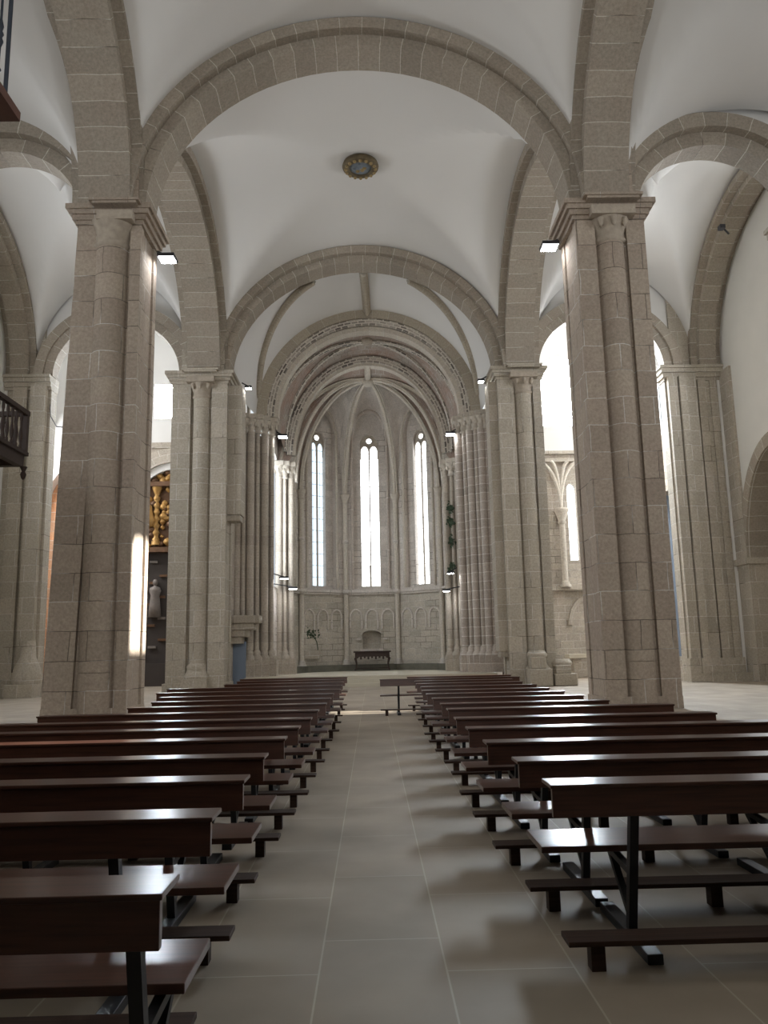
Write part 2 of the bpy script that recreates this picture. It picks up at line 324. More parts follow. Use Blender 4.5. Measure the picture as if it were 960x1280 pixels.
# nave vault bays
def groin(mb, x0, x1, y0, y1, zs, rt, rl, dome=0.1, n=40):
    P = []; UV = []
    for i in range(n+1):
        uu = -math.cos(PI*i/n); row = []; ru = []
        for j in range(n+1):
            v = -math.cos(PI*j/n)
            wa = v*v*(1-u_(uu)); wb = u_(uu)*(1-v*v); ww = wa/(wa+wb) if wa+wb > 1e-9 else (0.5)
            R = ww*rt+(1-ww)*rl; mm = min(abs(uu), abs(v))
            z = zs+R*math.sqrt(max(0, 1-mm*mm))+dome*(1-uu*uu)*(1-v*v)
            x = (x0+x1)/2+uu*(x1-x0)/2; y = (y0+y1)/2+v*(y1-y0)/2
            row.append((x, y, z)); ru.append((x, y))
        P.append(row); UV.append(ru)
    return mb.grid(P, UV, True)
def u_(q): return q*q
def crease_fix(o):
    pass
E = 0.6
struct(groin(MB(), NL-E, NR+E, D0b-E, D1+0.3, ZS, RISE+RING, RISE+RING, 0.15), 'ceiling', 'plaster')
struct(groin(MB(), NL-E, NR+E, D1b-0.3, D2+0.3, ZS, RISE+RING, RISE+RING, 0.15), 'ceiling', 'plaster')
for (xa, xb) in ((-14.4, OL+0.4), (OR-0.4, 14.4)):
    for (ya, yb) in ((D0b-E, D1+0.4), (D1b-0.4, D2+0.4)):
        struct(groin(MB(), xa, xb, ya, yb, ZS, 3.05 if ya < 10 else 4.6, RISE+RING, 0.1), 'ceiling', 'plaster')
for (xa, xb) in ((-21.2, -6.35), (6.05, 21.2)):
    struct(groin(MB(), xa, xb, D2b-1.0, 42.3, ZS+1.2, 5, 4.7, 0.1), 'ceiling', 'plaster')
# roof over everything
rf = MB().box(-20, 20, -12, 47, 20.6, 21.0); struct(rf, 'ceiling_roof', 'plaster')

# ---- pillars
def half_col(cx, cy, rr, z0, z1, n=14): return MB().lathe(cx, cy, [(rr, z0), (rr, z1)], PI, 2*PI, n)
def pillar(label, x0, x1, y0, y1, colx, colr, lp, rp, inner, mat='pier', basez=0.0, proj=0.42, corbel=None, capmat='carve_dark', flush=False, ncarve=5):
    """x0<x1 footprint; west front at y0 carries a half column; lp/rp = flanking pilaster x-ranges; inner = 'r' or 'l' nave side"""
    root = empty('pillar', ((x0+x1)/2, (y0+y1)/2, basez), label, 'pillar')
    b = MB().box(x0+0.06, x1-0.06, y0+0.14, y1-0.14, basez, ZS-0.55)
    for (a, c) in (lp, rp): b.box(a, c, y0, y0+0.3, basez, ZS-0.55)
    for (a, c) in (lp, rp): b.box(a, c, y1-0.3, y1, basez, ZS-0.55)
    core_o = b.build('shaft_core', mat, root)
    hc = half_col(colx, y0+0.25, colr, basez+1.14, ZS-1.15)
    hc.build('half_column', mat, root)
    # column base: plinth, torus rings
    pb = MB()
    if not flush: pb.box(colx-colr-0.12, colx+colr+0.12, y0-0.42, y0+0.2, basez, basez+0.55)
    else: pb.lathe(colx, y0+0.25, [(colr, basez), (colr, basez+1.16)], PI, 2*PI, 14)
    if not flush: pb.lathe(colx, y0+0.25, [(colr+0.16, basez+0.55), (colr+0.2, basez+0.68), (colr+0.1, basez+0.8), (colr+0.06, basez+0.92), (colr+0.1, basez+1.02), (colr, basez+1.16)], PI, 2*PI, 16)
    g_ = 0.01 if flush else 0.1
    pb.box(x0-g_, x1+g_, y0-g_, y1+g_, basez, basez+(0.3 if flush else 0.38))
    pb.build('base', mat, root)
    # column capital: necking, flared bell, carved block, abacus
    cp = MB().lathe(colx, y0+0.25, [(colr, ZS-1.2), (colr+0.07, ZS-1.12), (colr+0.01, ZS-1.05), (colr+0.03, ZS-0.9), (colr+0.2, ZS-0.5)], PI, 2*PI, 16)
    cp.box(colx-colr-0.2, colx+colr+0.2, y0-0.36, y0+0.3, ZS-0.55, ZS-0.3)
    for k in range(ncarve):
        a = PI+PI*(k+0.5)/ncarve; rr = colr+0.15
        cp.lathe(colx+rr*math.cos(a), y0+0.25+rr*math.sin(a), [(0.0, ZS-0.86), (0.05, ZS-0.8), (0.075, ZS-0.7), (0.09, ZS-0.6), (0.02, ZS-0.56)], 0, 2*PI, 8)
    cp.build('capital', capmat, root)
    # imposts: three stepped mouldings all around
    im = MB()
    for k, (e, za, zb) in enumerate(((0.05, 0.55, 0.42), (0.13, 0.42, 0.27), (0.21, 0.27, 0.14), (0.29, 0.14, 0.0))):
        im.box(x0-e, x1+e, y0-e*0.7, y1+e*0.7, ZS-za, ZS-zb)
        im.box(colx-colr-0.1-e, colx+colr+0.1+e, y0-0.3-e*0.6, y0+0.2, ZS-za*0.5, ZS-zb*0.5) if k > 1 else None
    im.build('impost', mat, root)
    ab = MB().box(x0+0.35, x1-0.17, y0+0.17, y1-0.17, ZS, ZS+6.2); ab.build('upper_pier', mat, root)
    if corbel:
        cx0, cx1, zc = corbel
        c = MB().box(cx0, cx1, y0+0.3, y1-0.3, zc, ZS-0.55)
        c.box(cx0 if inner == 'r' else cx0+0.06, cx1-0.06 if inner == 'r' else cx1, y0+0.4, y1-0.4, zc-0.25, zc)
        c.build('corbelled_shaft', mat, root)
    return root
pillar('near left stone pillar with a half column and a floodlight on its nave side, sun patch low down', OL, NL, D1, D1b, -6.80, 0.45, (-8.05, -7.33), (-6.28, -6.0), 'r', flush=True, ncarve=0)
pillar('near right stone pillar with a half column, beside the bright right window', NR, OR, D1, D1b, 6.68, 0.39, (5.72, 6.24), (7.1, 7.6), 'l', flush=True)
pillar('far left stone pillar with a shaft cut off on a corbel, before the presbytery', OL-0.3, NL, D2, D2b, -7.1, 0.38, (-8.35, -7.55), (-6.66, -6.0), 'r', mat='pier2', corbel=(-6.02, -5.42, 7.3))
pillar('far right stone pillar with broken plinths, left of the bright right window', NR-0.1, OR-0.1, D2, D2b, 6.72, 0.38, (5.6, 6.3), (7.12, 7.5), 'l', mat='pier2', corbel=(5.25, 5.62, 1.4))

def batter(root, xlim, zlo, zhi, amt):
    """lean the outer edge of a pillar inwards with height"""
    for ch in bpy.data.objects:
        if ch.parent != root: continue
        for v in ch.data.vertices:
            X = v.co.x+root.location.x; Z = v.co.z+root.location.z
            if (X-xlim)*(1 if amt < 0 else -1) > 0: v.co.x += amt*min(1, max(0, (Z-zlo)/(zhi-zlo)))
for o_ in list(bpy.data.objects):
    if o_.get('label', '').startswith('near left stone pillar'): batter(o_, -7.3, 0, 13, 0.36)
# ---- arches (every one a thing with its two orders)
def great_arch(label, ax, c, a, d0, d1, rise=RISE, zs=ZS, mat='arch', name='stone_arch', ring=RING, inner=0.28):
    mid = (d0+d1)/2
    root = empty(name, (c, mid, zs) if ax == 'x' else (mid, c, zs), label, 'arch')
    MB().arch(ax, c, 0, a, rise, zs, ring*0.5, d0+inner, d1-inner).build('inner_order', mat, root)
    MB().arch(ax, c, 0, a, rise, zs, ring*0.5, d0, d1, t0=ring*0.5-0.02).build('outer_order', mat, root)
    return root
great_arch('great round stone arch nearest the camera across the nave', 'x', NC, NH, D1, D1b)
great_arch('smaller looking round stone arch across the nave before the presbytery', 'x', NC-0.05, NH-0.05, D2, D2b)
great_arch('stone arch overhead at the left rising from the near left pillar out of view', 'y', 14.3, 5.7, OL+0.05, NL-0.05)
great_arch('stone arch overhead at the right rising from the near right pillar out of view', 'y', 14.3, 5.7, NR+0.05, OR-0.05)
great_arch('left arcade arch between the near and far left pillars', 'y', 27.3, 5.7, OL+0.05, NL-0.05)
great_arch('right arcade arch between the near and far right pillars', 'y', 27.3, 5.7, NR+0.05, OR-0.05)
# aisle transverse arches
ALc, ARc = -9.93, 9.75
great_arch('stone arch across the left aisle from the near left pillar, passing behind the gallery', 'x', -10.0, 2.15, D1+0.2, D1b-0.1, rise=2.0, ring=0.85)
great_arch('stone arch across the right aisle at the upper right edge', 'x', 9.85, 2.2, D1+0.2, D1b-0.1, rise=2.0, ring=0.85)
great_arch('stone arch across the left aisle seen behind the near left pillar', 'x', -10.85, 2.72, D2+0.1, D2+0.95, rise=2.5, ring=0.8, inner=0.12)
great_arch('stone arch across the right aisle seen behind the near right pillar', 'x', 10.25, 2.75, D2+0.1, D2+0.95, rise=2.5, ring=0.8, inner=0.12)
# plaster over the aisle arches
def over_arch(x0, x1, y0, y1, c, a, rise, z1=20.6):
    m = MB()
    for yy in (y0, y1): m.panel((x0, yy), (1, 0), x1-x0, ZS, z1, (c-a-x0, c+a-x0, ZS, ZS, rise), None)
    return m
struct(over_arch(-14.4, OL+0.2, D1+0.65, D1b-0.6, -10.0, 2.4, 2.3), 'wall_left_aisle_spandrel', 'plaster')
struct(over_arch(OR-0.2, 14.4, D1+0.65, D1b-0.6, 9.85, 2.45, 2.3), 'wall_right_aisle_spandrel', 'plaster')
struct(over_arch(-15.0, OL+0.2, D2+0.5, D2+0.7, -10.85, 2.9, 2.8), 'wall_left_aisle_spandrel', 'plaster')
struct(over_arch(OR-0.3, 15.0, D2+0.5, D2+0.7, 10.25, 3.0, 2.8), 'wall_right_aisle_spandrel', 'plaster')
# longitudinal arches on the outer walls
great_arch('stone wall arch high on the right aisle wall', 'y', 27.3, 5.7, 14.2, WR, name='stone_arch', ring=0.55)
great_arch('stone wall arch high on the left aisle wall', 'y', 27.3, 5.7, WL, -14.3, name='stone_arch', ring=0.55)

# ---- outer responds (pillars against the aisle walls)
def respond(label, x0, x1, y0, y1, side, mat='pier2', strips=()):
    root = empty('pillar', ((x0+x1)/2, (y0+y1)/2, 0), label, 'pillar')
    b = MB().box(x0, x1, y0+0.35, y1, 0, ZS-0.5)
    for (a, c, e) in strips: b.box(a, c, y0+0.35-e, y0+0.4, 0.9, ZS-0.5)
    b.build('shaft_core', mat, root)
    p = MB().box(x0-0.1, x1+0.1, y0-0.15, y1, 0, 0.35)
    for (a, c, e) in strips: p.box(a-0.12, c+0.12, y0+0.22-e, y0+0.4, 0.35, 0.95)
    p.build('base', mat, root)
    im = MB()
    for (e, za, zb) in ((0.04, 0.62, 0.5), (0.12, 0.5, 0.3), (0.2, 0.3, 0.12), (0.27, 0.12, 0)): im.box(x0-e, x1+0.02, y0+0.3-e*1.2, y1+e*0.5, ZS-za, ZS-zb)
    im.build('impost', mat, root)
    if y0 > 30: MB().box(x0+0.4 if x0 > 0 else x0, x1 if x0 > 0 else x1-0.4, y0+0.4, y1, ZS, ZS+6).build('upper_pier', mat, root)
    return root
respond('pillar against the right aisle wall with pale vertical shafts and a moulded impost', 13.0, 15.52, D2, D2+0.95, 'r', strips=((13.05, 13.45, 0.3), (13.5, 13.8, 0.42), (13.88, 14.3, 0.22), (14.4, 14.75, 0.12), (14.95, 15.2, 0.06)))
respond('pillar against the left aisle wall behind the wooden balcony', -15.6, -13.62, D2, D2+0.95, 'l', strips=((-14.4, -13.75, 0.3), (-15.2, -14.6, 0.15)))
respond('pillar on the right aisle wall at the upper right, outside the niche', 12.05, 15.5, D1, D1b, 'r')
respond('pillar on the left aisle wall outside the picture edge', -15.6, -12.15, D1, D1b, 'l')

struct(MB().box(15.4, 15.6, 32.35, 33.4, 4.5, ZS-0.3), 'wall_right_quoin', 'pier2')
# ---- aisle walls
# right wall: plaster above, with the niche arch and two windows
def wall_with_rects(x, y0, y1, z0, z1, rects, nx, thick=0.5):
    """plane at X=x; rects = (ya, yb, za, zb) openings, sorted by ya"""
    m = MB(); y = y0
    for (ya, yb, za, zb, rise) in rects:
        m.panel((x, y), (0, 1), ya-y, z0, z1)
        m.panel((x, ya-0.001), (0, 1), yb-ya+0.002, z0, z1, (0.001, yb-ya+0.001, za, zb, rise), (nx, 0), thick)
        y = yb
    m.panel((x, y), (0, 1), y1-y, z0, z1); return m
SUNW = (20.9, 23.3, 10.2, 12.3, 0.5)
LOWW = (23.6, 26.0, 4.2, 6.2, 0.6)
wr = wall_with_rects(WR, -12, D2+0.5, 9.3, 20.6, [(24.35, 26.3, 9.6, 12.2, 0.5)], 1, 0.4)
w2 = wall_with_rects(WR, -12, 25.0, 0, 9.3, [(10.1, 11.05, 7.3, 8.0, 0), (23.0, 24.7, 4.9, 6.9, 0)], 1, 0.4)
w3 = wall_with_rects(WR, 25.0, D2+0.5, 0, 9.3, [(26.6, 32.3, 0.0, 4.95, 4.1)], 1, 0.02)
struct(wr, 'wall_right', 'plaster_old'); struct(w2, 'wall_right', 'plaster_old'); struct(w3, 'wall_right', 'plaster_old')
struct(MB().box(-19, 19, -12.2, -12, 0, 20.6), 'wall_west', 'plaster_old')
struct(MB().box(-15.5, 15.5, -12, 0.4, 5.4, 5.9), 'ceiling_shade_slab', 'plaster_old')  # unseen slab added to keep daylight off the near floor and pews
wl = wall_with_rects(WL, -12, D2+0.5, 0, 20.6, [(12, 14.5, 9.2, 12, 0.8), (25.5, 28.0, 9.6, 12.3, 0.8)], -1, 0.6)
struct(wl, 'wall_left', 'plaster_old')
# niche arch surround and its stone back
nr = empty('wall_niche', (WR, 29.45, 0), 'round arched stone niche in the right wall at the right edge', 'niche')
MB().arch('y', 29.45, 0, 2.85, 4.1, 4.95, 0.5, WR-0.08, WR+1.2).build('arch_ring', 'arch', nr)
for (ya, yb) in ((26.05, 26.6), (32.3, 33.35)): MB().box(WR-0.08, WR+1.2, ya, yb, 0, 4.7).build('jamb', 'pier2', nr)
for (ya, yb) in ((25.95, 26.75), (32.15, 33.3)): MB().box(WR-0.22, WR+1.2, ya, yb, 4.7, 4.95).build('impost', 'pier2', nr)
MB().panel((WR+1.15, 26), (0, 1), 7, 0, 9.6).build('back_wall', 'wall', nr)
# unseen windows: right ones placed for the sun patches, left pair added as fill
def side_pane(name, x, ya, yb, za, zb, rise, mat, nx):
    root = empty(name, (x, (ya+yb)/2, za)); root['kind'] = 'structure'
    c = (ya+yb)/2; a = (yb-ya)/2; n = 14
    pts = [(x, ya, za), (x, yb, za)]+[(x, c+a*math.cos(PI*i/n), zb+rise*math.sin(PI*i/n)) for i in range(n+1)]
    MB().face(pts, [(0, 0)]*len(pts)).build('pane', mat, root)
    fr = MB(); [fr.bar((x-nx*0.05, q, za), (x-nx*0.05, q, zb+rise), 0.05) for q in (ya+0.02, yb-0.02)]
    fr.build('window_frame', 'lead', root); return root
side_pane('window_1', WR+0.3, 24.35, 26.3, 9.6, 12.2, 0.5, 'glass_sun', 1)
side_pane('window_15', WR+0.3, 23.0, 24.7, 4.9, 6.9, 0, 'glass_sun', 1)
side_pane('window_16', WR+0.3, 10.1, 11.05, 7.3, 8.0, 0, 'glass_sun', 1)
side_pane('window_2', WL-0.4, 25.5, 28.0, 9.6, 12.3, 0.8, 'glass_choir', -1)  # glowing pane added to brighten the far bay from the left
side_pane('window_3', WL-0.4, 12, 14.5, 9.2, 12, 0.8, 'glass_choir', -1)  # same added fill pane for the near bay

# ---- transept and east walls of the aisles
EY = 41.0
def tri_panel(m, *a, **k): return m.panel(*a, **k)
# left east wall: window high, chapel arch below with the gilded retable
el = MB()
el.panel((-19, EY), (1, 0), 19-12.15, 0, 20.6, (2.0, 5.6, 0, 8.0, 3.4), (0, 1), 0.6)
el.panel((-12.15, EY), (1, 0), 4.15, 12.35, 20.6, (0.85, 2.0, 13.85, 15.7, 0), (0, 1), 0.7)
el.panel((-8.0, EY), (1, 0), 1.8, 0, 20.6)
struct(el, 'wall_left_east', 'plaster')
eb = MB(); eb.panel((-12.15, EY), (1, 0), 4.15, 0, 12.35, (0.05, 4.1, 0, 8.9, 2.2), (0, 1), 1.6)
struct(eb, 'wall_left_chapel', 'wall')
struct(MB().panel((-17.2, EY+0.55), (1, 0), 4.0, 0, 11.6), 'wall_left_chapel_render', 'brick')
struct(MB().arch('x', -15.2, 0, 1.8, 3.4, 8.0, 0.45, EY-0.12, EY+0.5), 'trim_1', 'plaster')
ca = empty('chapel_arch', (-10.1, EY, 8.9), 'pale moulded chapel arch over the gilded altarpiece at the left', 'arch')
MB().arch('x', -10.1, 0, 2.0, 2.15, 8.9, 0.35, EY-0.15, EY+0.6).build('inner_order', 'plaster', ca)
MB().arch('x', -10.1, 0, 2.35, 2.5, 8.9, 0.75, EY-0.3, EY+0.2).build('outer_order', 'wall', ca)
struct(MB().box(-12.15, -8.0, EY-0.12, EY, 12.2, 12.5), 'trim_2', 'wall')
def flat_window(name, x0, x1, y, z0, z1, mat, bars=(1, 2)):
    root = empty(name, ((x0+x1)/2, y, z0)); root['kind'] = 'structure'
    MB().face([(x0, y, z0), (x1, y, z0), (x1, y, z1), (x0, y, z1)], [(0, 0)]*4).build('pane', mat, root)
    fr = MB()
    for zz in (z0, z1): fr.bar((x0, y-0.04, zz), (x1, y-0.04, zz), 0.07)
    for xx in (x0, x1): fr.bar((xx, y-0.04, z0), (xx, y-0.04, z1), 0.07)
    fr.build('window_frame', 'lead', root); return root
flat_window('window_4', -11.3, -10.15, EY+0.4, 13.85, 15.7, 'glass_high')
# right east wall
er = MB()
er.panel((6.2, EY), (1, 0), 3.0, 0, 20.6)
er.panel((9.2, EY), (1, 0), 2.6, 11.7, 20.6, (0.1, 2.1, 13.1, 16.0, 0.9), (0, 1), 0.7)
er.panel((11.8, EY), (1, 0), 7.2, 12.5, 20.6, (3.1, 4.0, 13.2, 15.4, 0.5), (0, 1), 0.6)
struct(er, 'wall_right_east', 'plaster')
rr_ = empty('window_5', (10.3, EY+0.4, 13.6)); rr_['kind'] = 'structure'
pts = [(9.3, EY+0.4, 13.1), (11.3, EY+0.4, 13.1)]+[(10.3+1.0*math.cos(PI*i/14), EY+0.4, 16.0+0.9*math.sin(PI*i/14)) for i in range(15)]
MB().face(pts, [(0, 0)]*len(pts)).build('pane', 'glass_high', rr_)
fr = MB().bar((9.45, EY+0.36, 13.6), (11.15, EY+0.36, 13.6), 0.08); fr.bar((9.45, EY+0.36, 13.6), (9.45, EY+0.36, 15.9), 0.07); fr.bar((11.15, EY+0.36, 13.6), (11.15, EY+0.36, 15.9), 0.07); fr.build('window_frame', 'lead', rr_)
flat_window('window_6', 14.9, 15.8, EY+0.4, 13.2, 15.7, 'glass_choir')
eb = MB(); eb.panel((9.2, EY), (1, 0), 2.6, 0, 11.7, (1.15, 1.62, 5.9, 9.6, 0.35), (0, 1), 0.4)
eb.panel((11.8, EY), (1, 0), 7.2, 0, 12.5, (3.15, 4.9, 0.9, 8.2, 1.3), (0, 1), 1.2)
struct(eb, 'wall_right_chapel', 'wall')
flat_window('window_7', 10.3, 10.9, EY+0.3, 5.8, 10.1, 'glass_choir')
struct(MB().panel((14.6, EY+1.15), (1, 0), 2.5, 0, 10), 'dark_opening_back', 'blue')  # blue-grey sheet coloured for the darkness inside the recess opening
tr = MB()
for zz in (11.5, 11.1): tr.box(9.0, 11.9, EY-0.22+0.05*(zz < 11.3), EY, zz, zz+0.18)
struct(tr, 'trim_3', 'wall')
# slender wall column with ribs at the right chapel
gc = empty('wall_column', (9.95, EY-0.25, 4.6), 'slim attached column with a leafy capital and branching ribs in the right chapel', 'column')
MB().cyl(9.95, EY-0.25, 0.15, 4.75, 7.8).build('shaft', 'carve_pale', gc)
MB().lathe(9.95, EY-0.25, [(0.16, 7.75), (0.22, 7.85), (0.18, 7.95), (0.34, 8.4), (0.38, 8.5), (0.36, 8.6), (0, 8.6)]).build('capital', 'carve_pale', gc)
MB().lathe(9.95, EY-0.25, [(0.28, 4.5), (0.3, 4.6), (0.2, 4.7), (0.22, 4.76), (0.15, 4.82)]).build('base', 'carve_pale', gc)
for sx in (-1, -0.35, 0.45, 1):
    MB().tube([(9.95+sx*(1-math.cos(t*PI/16))*1.15, EY-0.25-0.0*t, 8.6+2.5*math.sin(t*PI/16)) for t in range(9)], 0.09).build('rib', 'ribp', gc)
struct(MB().box(9.2, 11.8, EY-0.3, EY+0.05, 4.35, 4.55), 'trim_4', 'wall')
al = empty('stone_altar', (10.35, EY-1.2, 0), 'stone altar table with a pale slab between the right pillars', 'altar')
MB().box(9.55, 11.2, EY-1.7, EY-0.8, 0.95, 1.15).build('slab', 'step', al, bevel=0.02)
for xx in (9.8, 10.75): MB().box(xx, xx+0.25, EY-1.55, EY-0.95, 0, 0.95).build('leg', 'wall', al)
ap = empty('wall_arch', (10.9, EY-0.1, 0), 'low stone arch with a shaded recess behind the stone altar', 'arch')
MB().arch('x', 11.2, 0, 0.95, 1.3, 2.6, 0.22, EY-0.12, EY).build('arch_ring', 'wall', ap)
# outer transept walls
struct(MB().panel((19, 34), (0, 1), 8, 0, 20.6), 'wall_right_transept', 'plaster')
struct(MB().panel((-19, 34), (0, 1), 8, 0, 20.6), 'wall_left_transept', 'plaster')
struct(MB().box(15.3, 19, D2+0.3, D2+0.9, 0, 20.6), 'wall_right_return', 'plaster')
struct(MB().box(-19, -15.5, D2+0.3, D2+0.9, 0, 20.6), 'wall_left_return', 'plaster')

# ---- retable
rt = empty('altarpiece', (-10.2, EY-0.3, 0), 'gilded carved altarpiece in the left chapel, its lower part dark', 'altarpiece')
g = MB()
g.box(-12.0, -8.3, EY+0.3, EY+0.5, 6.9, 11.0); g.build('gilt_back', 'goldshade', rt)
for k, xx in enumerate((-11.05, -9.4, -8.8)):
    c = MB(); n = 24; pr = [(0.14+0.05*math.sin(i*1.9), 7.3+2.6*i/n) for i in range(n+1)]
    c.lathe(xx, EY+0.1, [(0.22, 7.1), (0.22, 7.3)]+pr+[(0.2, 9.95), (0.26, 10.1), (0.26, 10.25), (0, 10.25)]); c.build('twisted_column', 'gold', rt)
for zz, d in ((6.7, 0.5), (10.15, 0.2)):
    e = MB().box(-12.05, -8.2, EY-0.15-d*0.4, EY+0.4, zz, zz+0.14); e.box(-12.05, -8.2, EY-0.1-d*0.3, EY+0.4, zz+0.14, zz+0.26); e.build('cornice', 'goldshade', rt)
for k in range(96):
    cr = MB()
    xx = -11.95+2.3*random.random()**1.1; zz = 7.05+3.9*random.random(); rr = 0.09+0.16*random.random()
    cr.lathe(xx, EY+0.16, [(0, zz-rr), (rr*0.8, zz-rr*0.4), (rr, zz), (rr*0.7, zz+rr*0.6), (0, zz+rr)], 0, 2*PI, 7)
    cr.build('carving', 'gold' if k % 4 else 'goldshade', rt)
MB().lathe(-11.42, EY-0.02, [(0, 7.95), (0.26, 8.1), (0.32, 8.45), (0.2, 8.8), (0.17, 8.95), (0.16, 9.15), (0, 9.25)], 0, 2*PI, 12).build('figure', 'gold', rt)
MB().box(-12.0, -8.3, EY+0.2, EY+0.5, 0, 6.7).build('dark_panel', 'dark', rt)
MB().lathe(-11.0, EY+0.05, [(0, 3.4), (0.34, 3.42), (0.27, 4.1), (0.22, 4.5), (0.30, 4.75), (0.26, 4.9), (0.08, 4.98), (0.07, 5.03), (0.13, 5.1), (0.14, 5.22), (0.08, 5.33), (0, 5.35)], 0, 2*PI, 14).build('figure', 'figure', rt)
MB().box(-12.0, -8.4, EY-0.5, EY+0.3, 0.0, 1.1).build('altar_block', 'dark', rt)
for k in range(14):
    xx = -11.7+0.5*(k % 3)+0.1*random.random(); zz = 1.5+0.36*k
    MB().box(xx-0.2, xx+0.2, EY+0.08, EY+0.25, zz, zz+0.12).build('panel_moulding', 'figure' if k % 4 == 1 else 'goldshade', rt)

# ---- presbytery side walls
struct(MB().box(-7.4, -6.3, D2b-0.1, 37.6, 0, 20.6), 'wall_left_presbytery', 'clusterL')
struct(MB().box(6.0, 7.0, D2b-0.1, 37.6, 0, 20.6), 'wall_right_presbytery', 'cluster')
# dark smooth wall shafts in the left recess
for k, yy in enumerate((35.2, 36.3)):
    pass
bd = empty('door_1', (-6.2, 36.6, 0)); bd['kind'] = 'structure'
MB().box(-6.3, -5.72, 36.9, 37.02, 0.0, 2.05).build('leaf', 'blue', bd)
MB().box(-6.3, -5.72, 36.86, 36.9, 0.98, 1.05).build('rail', 'blue', bd)
cb = empty('stone_corbel', (-5.9, 36.5, 1.9), 'large moulded stone corbel block above the blue-grey door', 'corbel')
c = MB().box(-6.4, -5.0, 36.0, 37.0, 2.85, 3.2); c.box(-6.4, -5.25, 36.1, 37.0, 2.55, 2.85); c.box(-6.4, -5.55, 36.2, 37.0, 2.25, 2.55); c.box(-6.4, -5.8, 36.3, 37.0, 1.95, 2.25)
c.build('block', 'pier2', cb, bevel=0.04)

# ---- clustered pillars of the triumphal arch
CY = 37.5; CZ = 12.85
def cluster(label, sgn, xs_out, xs_in, y0, y1, zc, zb=PZ, mat='cluster', n=7, rr=0.15, name='clustered_pillar', capmat='carve_pale', up=None):
    """stepped pier of slender shafts, running from the outside near corner to the inside far corner"""
    root = empty(name, ((xs_out+xs_in)/2, (y0+y1)/2, zb), label, 'pillar')
    core = MB()
    for i in range(n):
        t = i/(n-1); x = xs_out+(xs_in-xs_out)*t; y = y0+(y1-y0)*t*t
        core.box(min(x, xs_out-sgn*0), max(x, xs_out), y+rr*0.6, y1+1.0, zb+1.1, zc-0.9)
    core.build('shaft_core', mat, root)
    for i in range(n):
        t = i/(n-1); x = xs_out+(xs_in-xs_out)*t; y = y0+(y1-y0)*t*t; r2 = rr*(1.25 if i % 2 == 0 else 0.7)
        MB().lathe(x, y+0.05, [(r2, zb+1.2), (r2, zc-0.85)], 0, 2*PI, 12).build('slim_shaft', mat, root)
    c = MB(); bs = MB()
    for i in range(n):
        t = i/(n-1); x = xs_out+(xs_in-xs_out)*t; y = y0+(y1-y0)*t*t
        c.lathe(x, y+0.05, [(rr, zc-0.9), (rr+0.07, zc-0.84), (rr, zc-0.78), (rr+0.05, zc-0.55), (rr+0.14, zc-0.3), (rr+0.16, zc-0.2)], 0, 2*PI, 10)
        for k in range(3):
            a = PI*1.15+PI*0.7*k/2; c.lathe(x+(rr+0.1)*math.cos(a), y+0.05+(rr+0.1)*math.sin(a), [(0, zc-0.62), (0.07, zc-0.55), (0.06, zc-0.42), (0, zc-0.34)], 0, 2*PI, 6)
        c.box(x-rr-0.14, x+rr+0.14, y-rr-0.12, y+0.5, zc-0.22, zc)
        bs.box(x-rr-0.12, x+rr+0.12, y-rr-0.14, y+0.6, zb, zb+0.75)
        bs.lathe(x, y+0.05, [(rr+0.12, zb+0.75), (rr+0.14, zb+0.85), (rr+0.03, zb+0.98), (rr+0.05, zb+1.08), (rr, zb+1.2)], 0, 2*PI, 10)
    c.build('capital', capmat, root); bs.build('base', mat, root)
    return root
cluster('left cluster of slender shafts with a carved capital beside the presbytery', 1, -6.25, -4.72, CY-0.3, CY+0.6, CZ, mat='clusterL', n=6)
cluster('right cluster of slender shafts with white joints beside the presbytery', -1, 5.95, 4.45, CY-0.3, CY+0.8, CZ)
cluster('left pair of slim shafts behind the bright choir window', 1, -4.62, -4.05, 40.2, 40.6, 11.2, n=3, rr=0.13, mat='clusterL')
cluster('right pair of slim shafts with plants growing between them', -1, 4.55, 3.95, 40.2, 40.6, 11.2, n=3, rr=0.13, mat='clusterL')
# bright tall shafts standing on the left capital
ws = empty('wall_shafts', (-5.9, 36.9, CZ), 'three thin upright shafts standing on the left carved capital', 'shafts')
for xx in (-6.15, -5.92, -5.69): MB().cyl(xx, 36.95, 0.07, CZ, CZ+3.6, 10).build('slim_shaft', 'ribp', ws)

# ---- choir side walls (X = -4.9 / 4.75) with tall side windows
cw = wall_with_rects(-4.7, 38.1, 40.6, 0, 17.5, [(38.5, 40.2, 4.7, 10.8, 0.6)], -1, 0.2); struct(cw, 'wall_left_choir', 'apse')
cw = wall_with_rects(4.75, 38.1, 40.6, 0, 17.5, [(38.6, 39.7, 4.6, 11.2, 0.5)], 1, 0.5); struct(cw, 'wall_right_choir', 'apse')
side_pane('window_8', -4.88, 38.5, 40.2, 4.7, 10.8, 0.6, 'glass_choir', -1)
side_pane('window_9', 5.1, 38.6, 39.7, 4.6, 11.2, 0.5, 'glass_blue', 1)

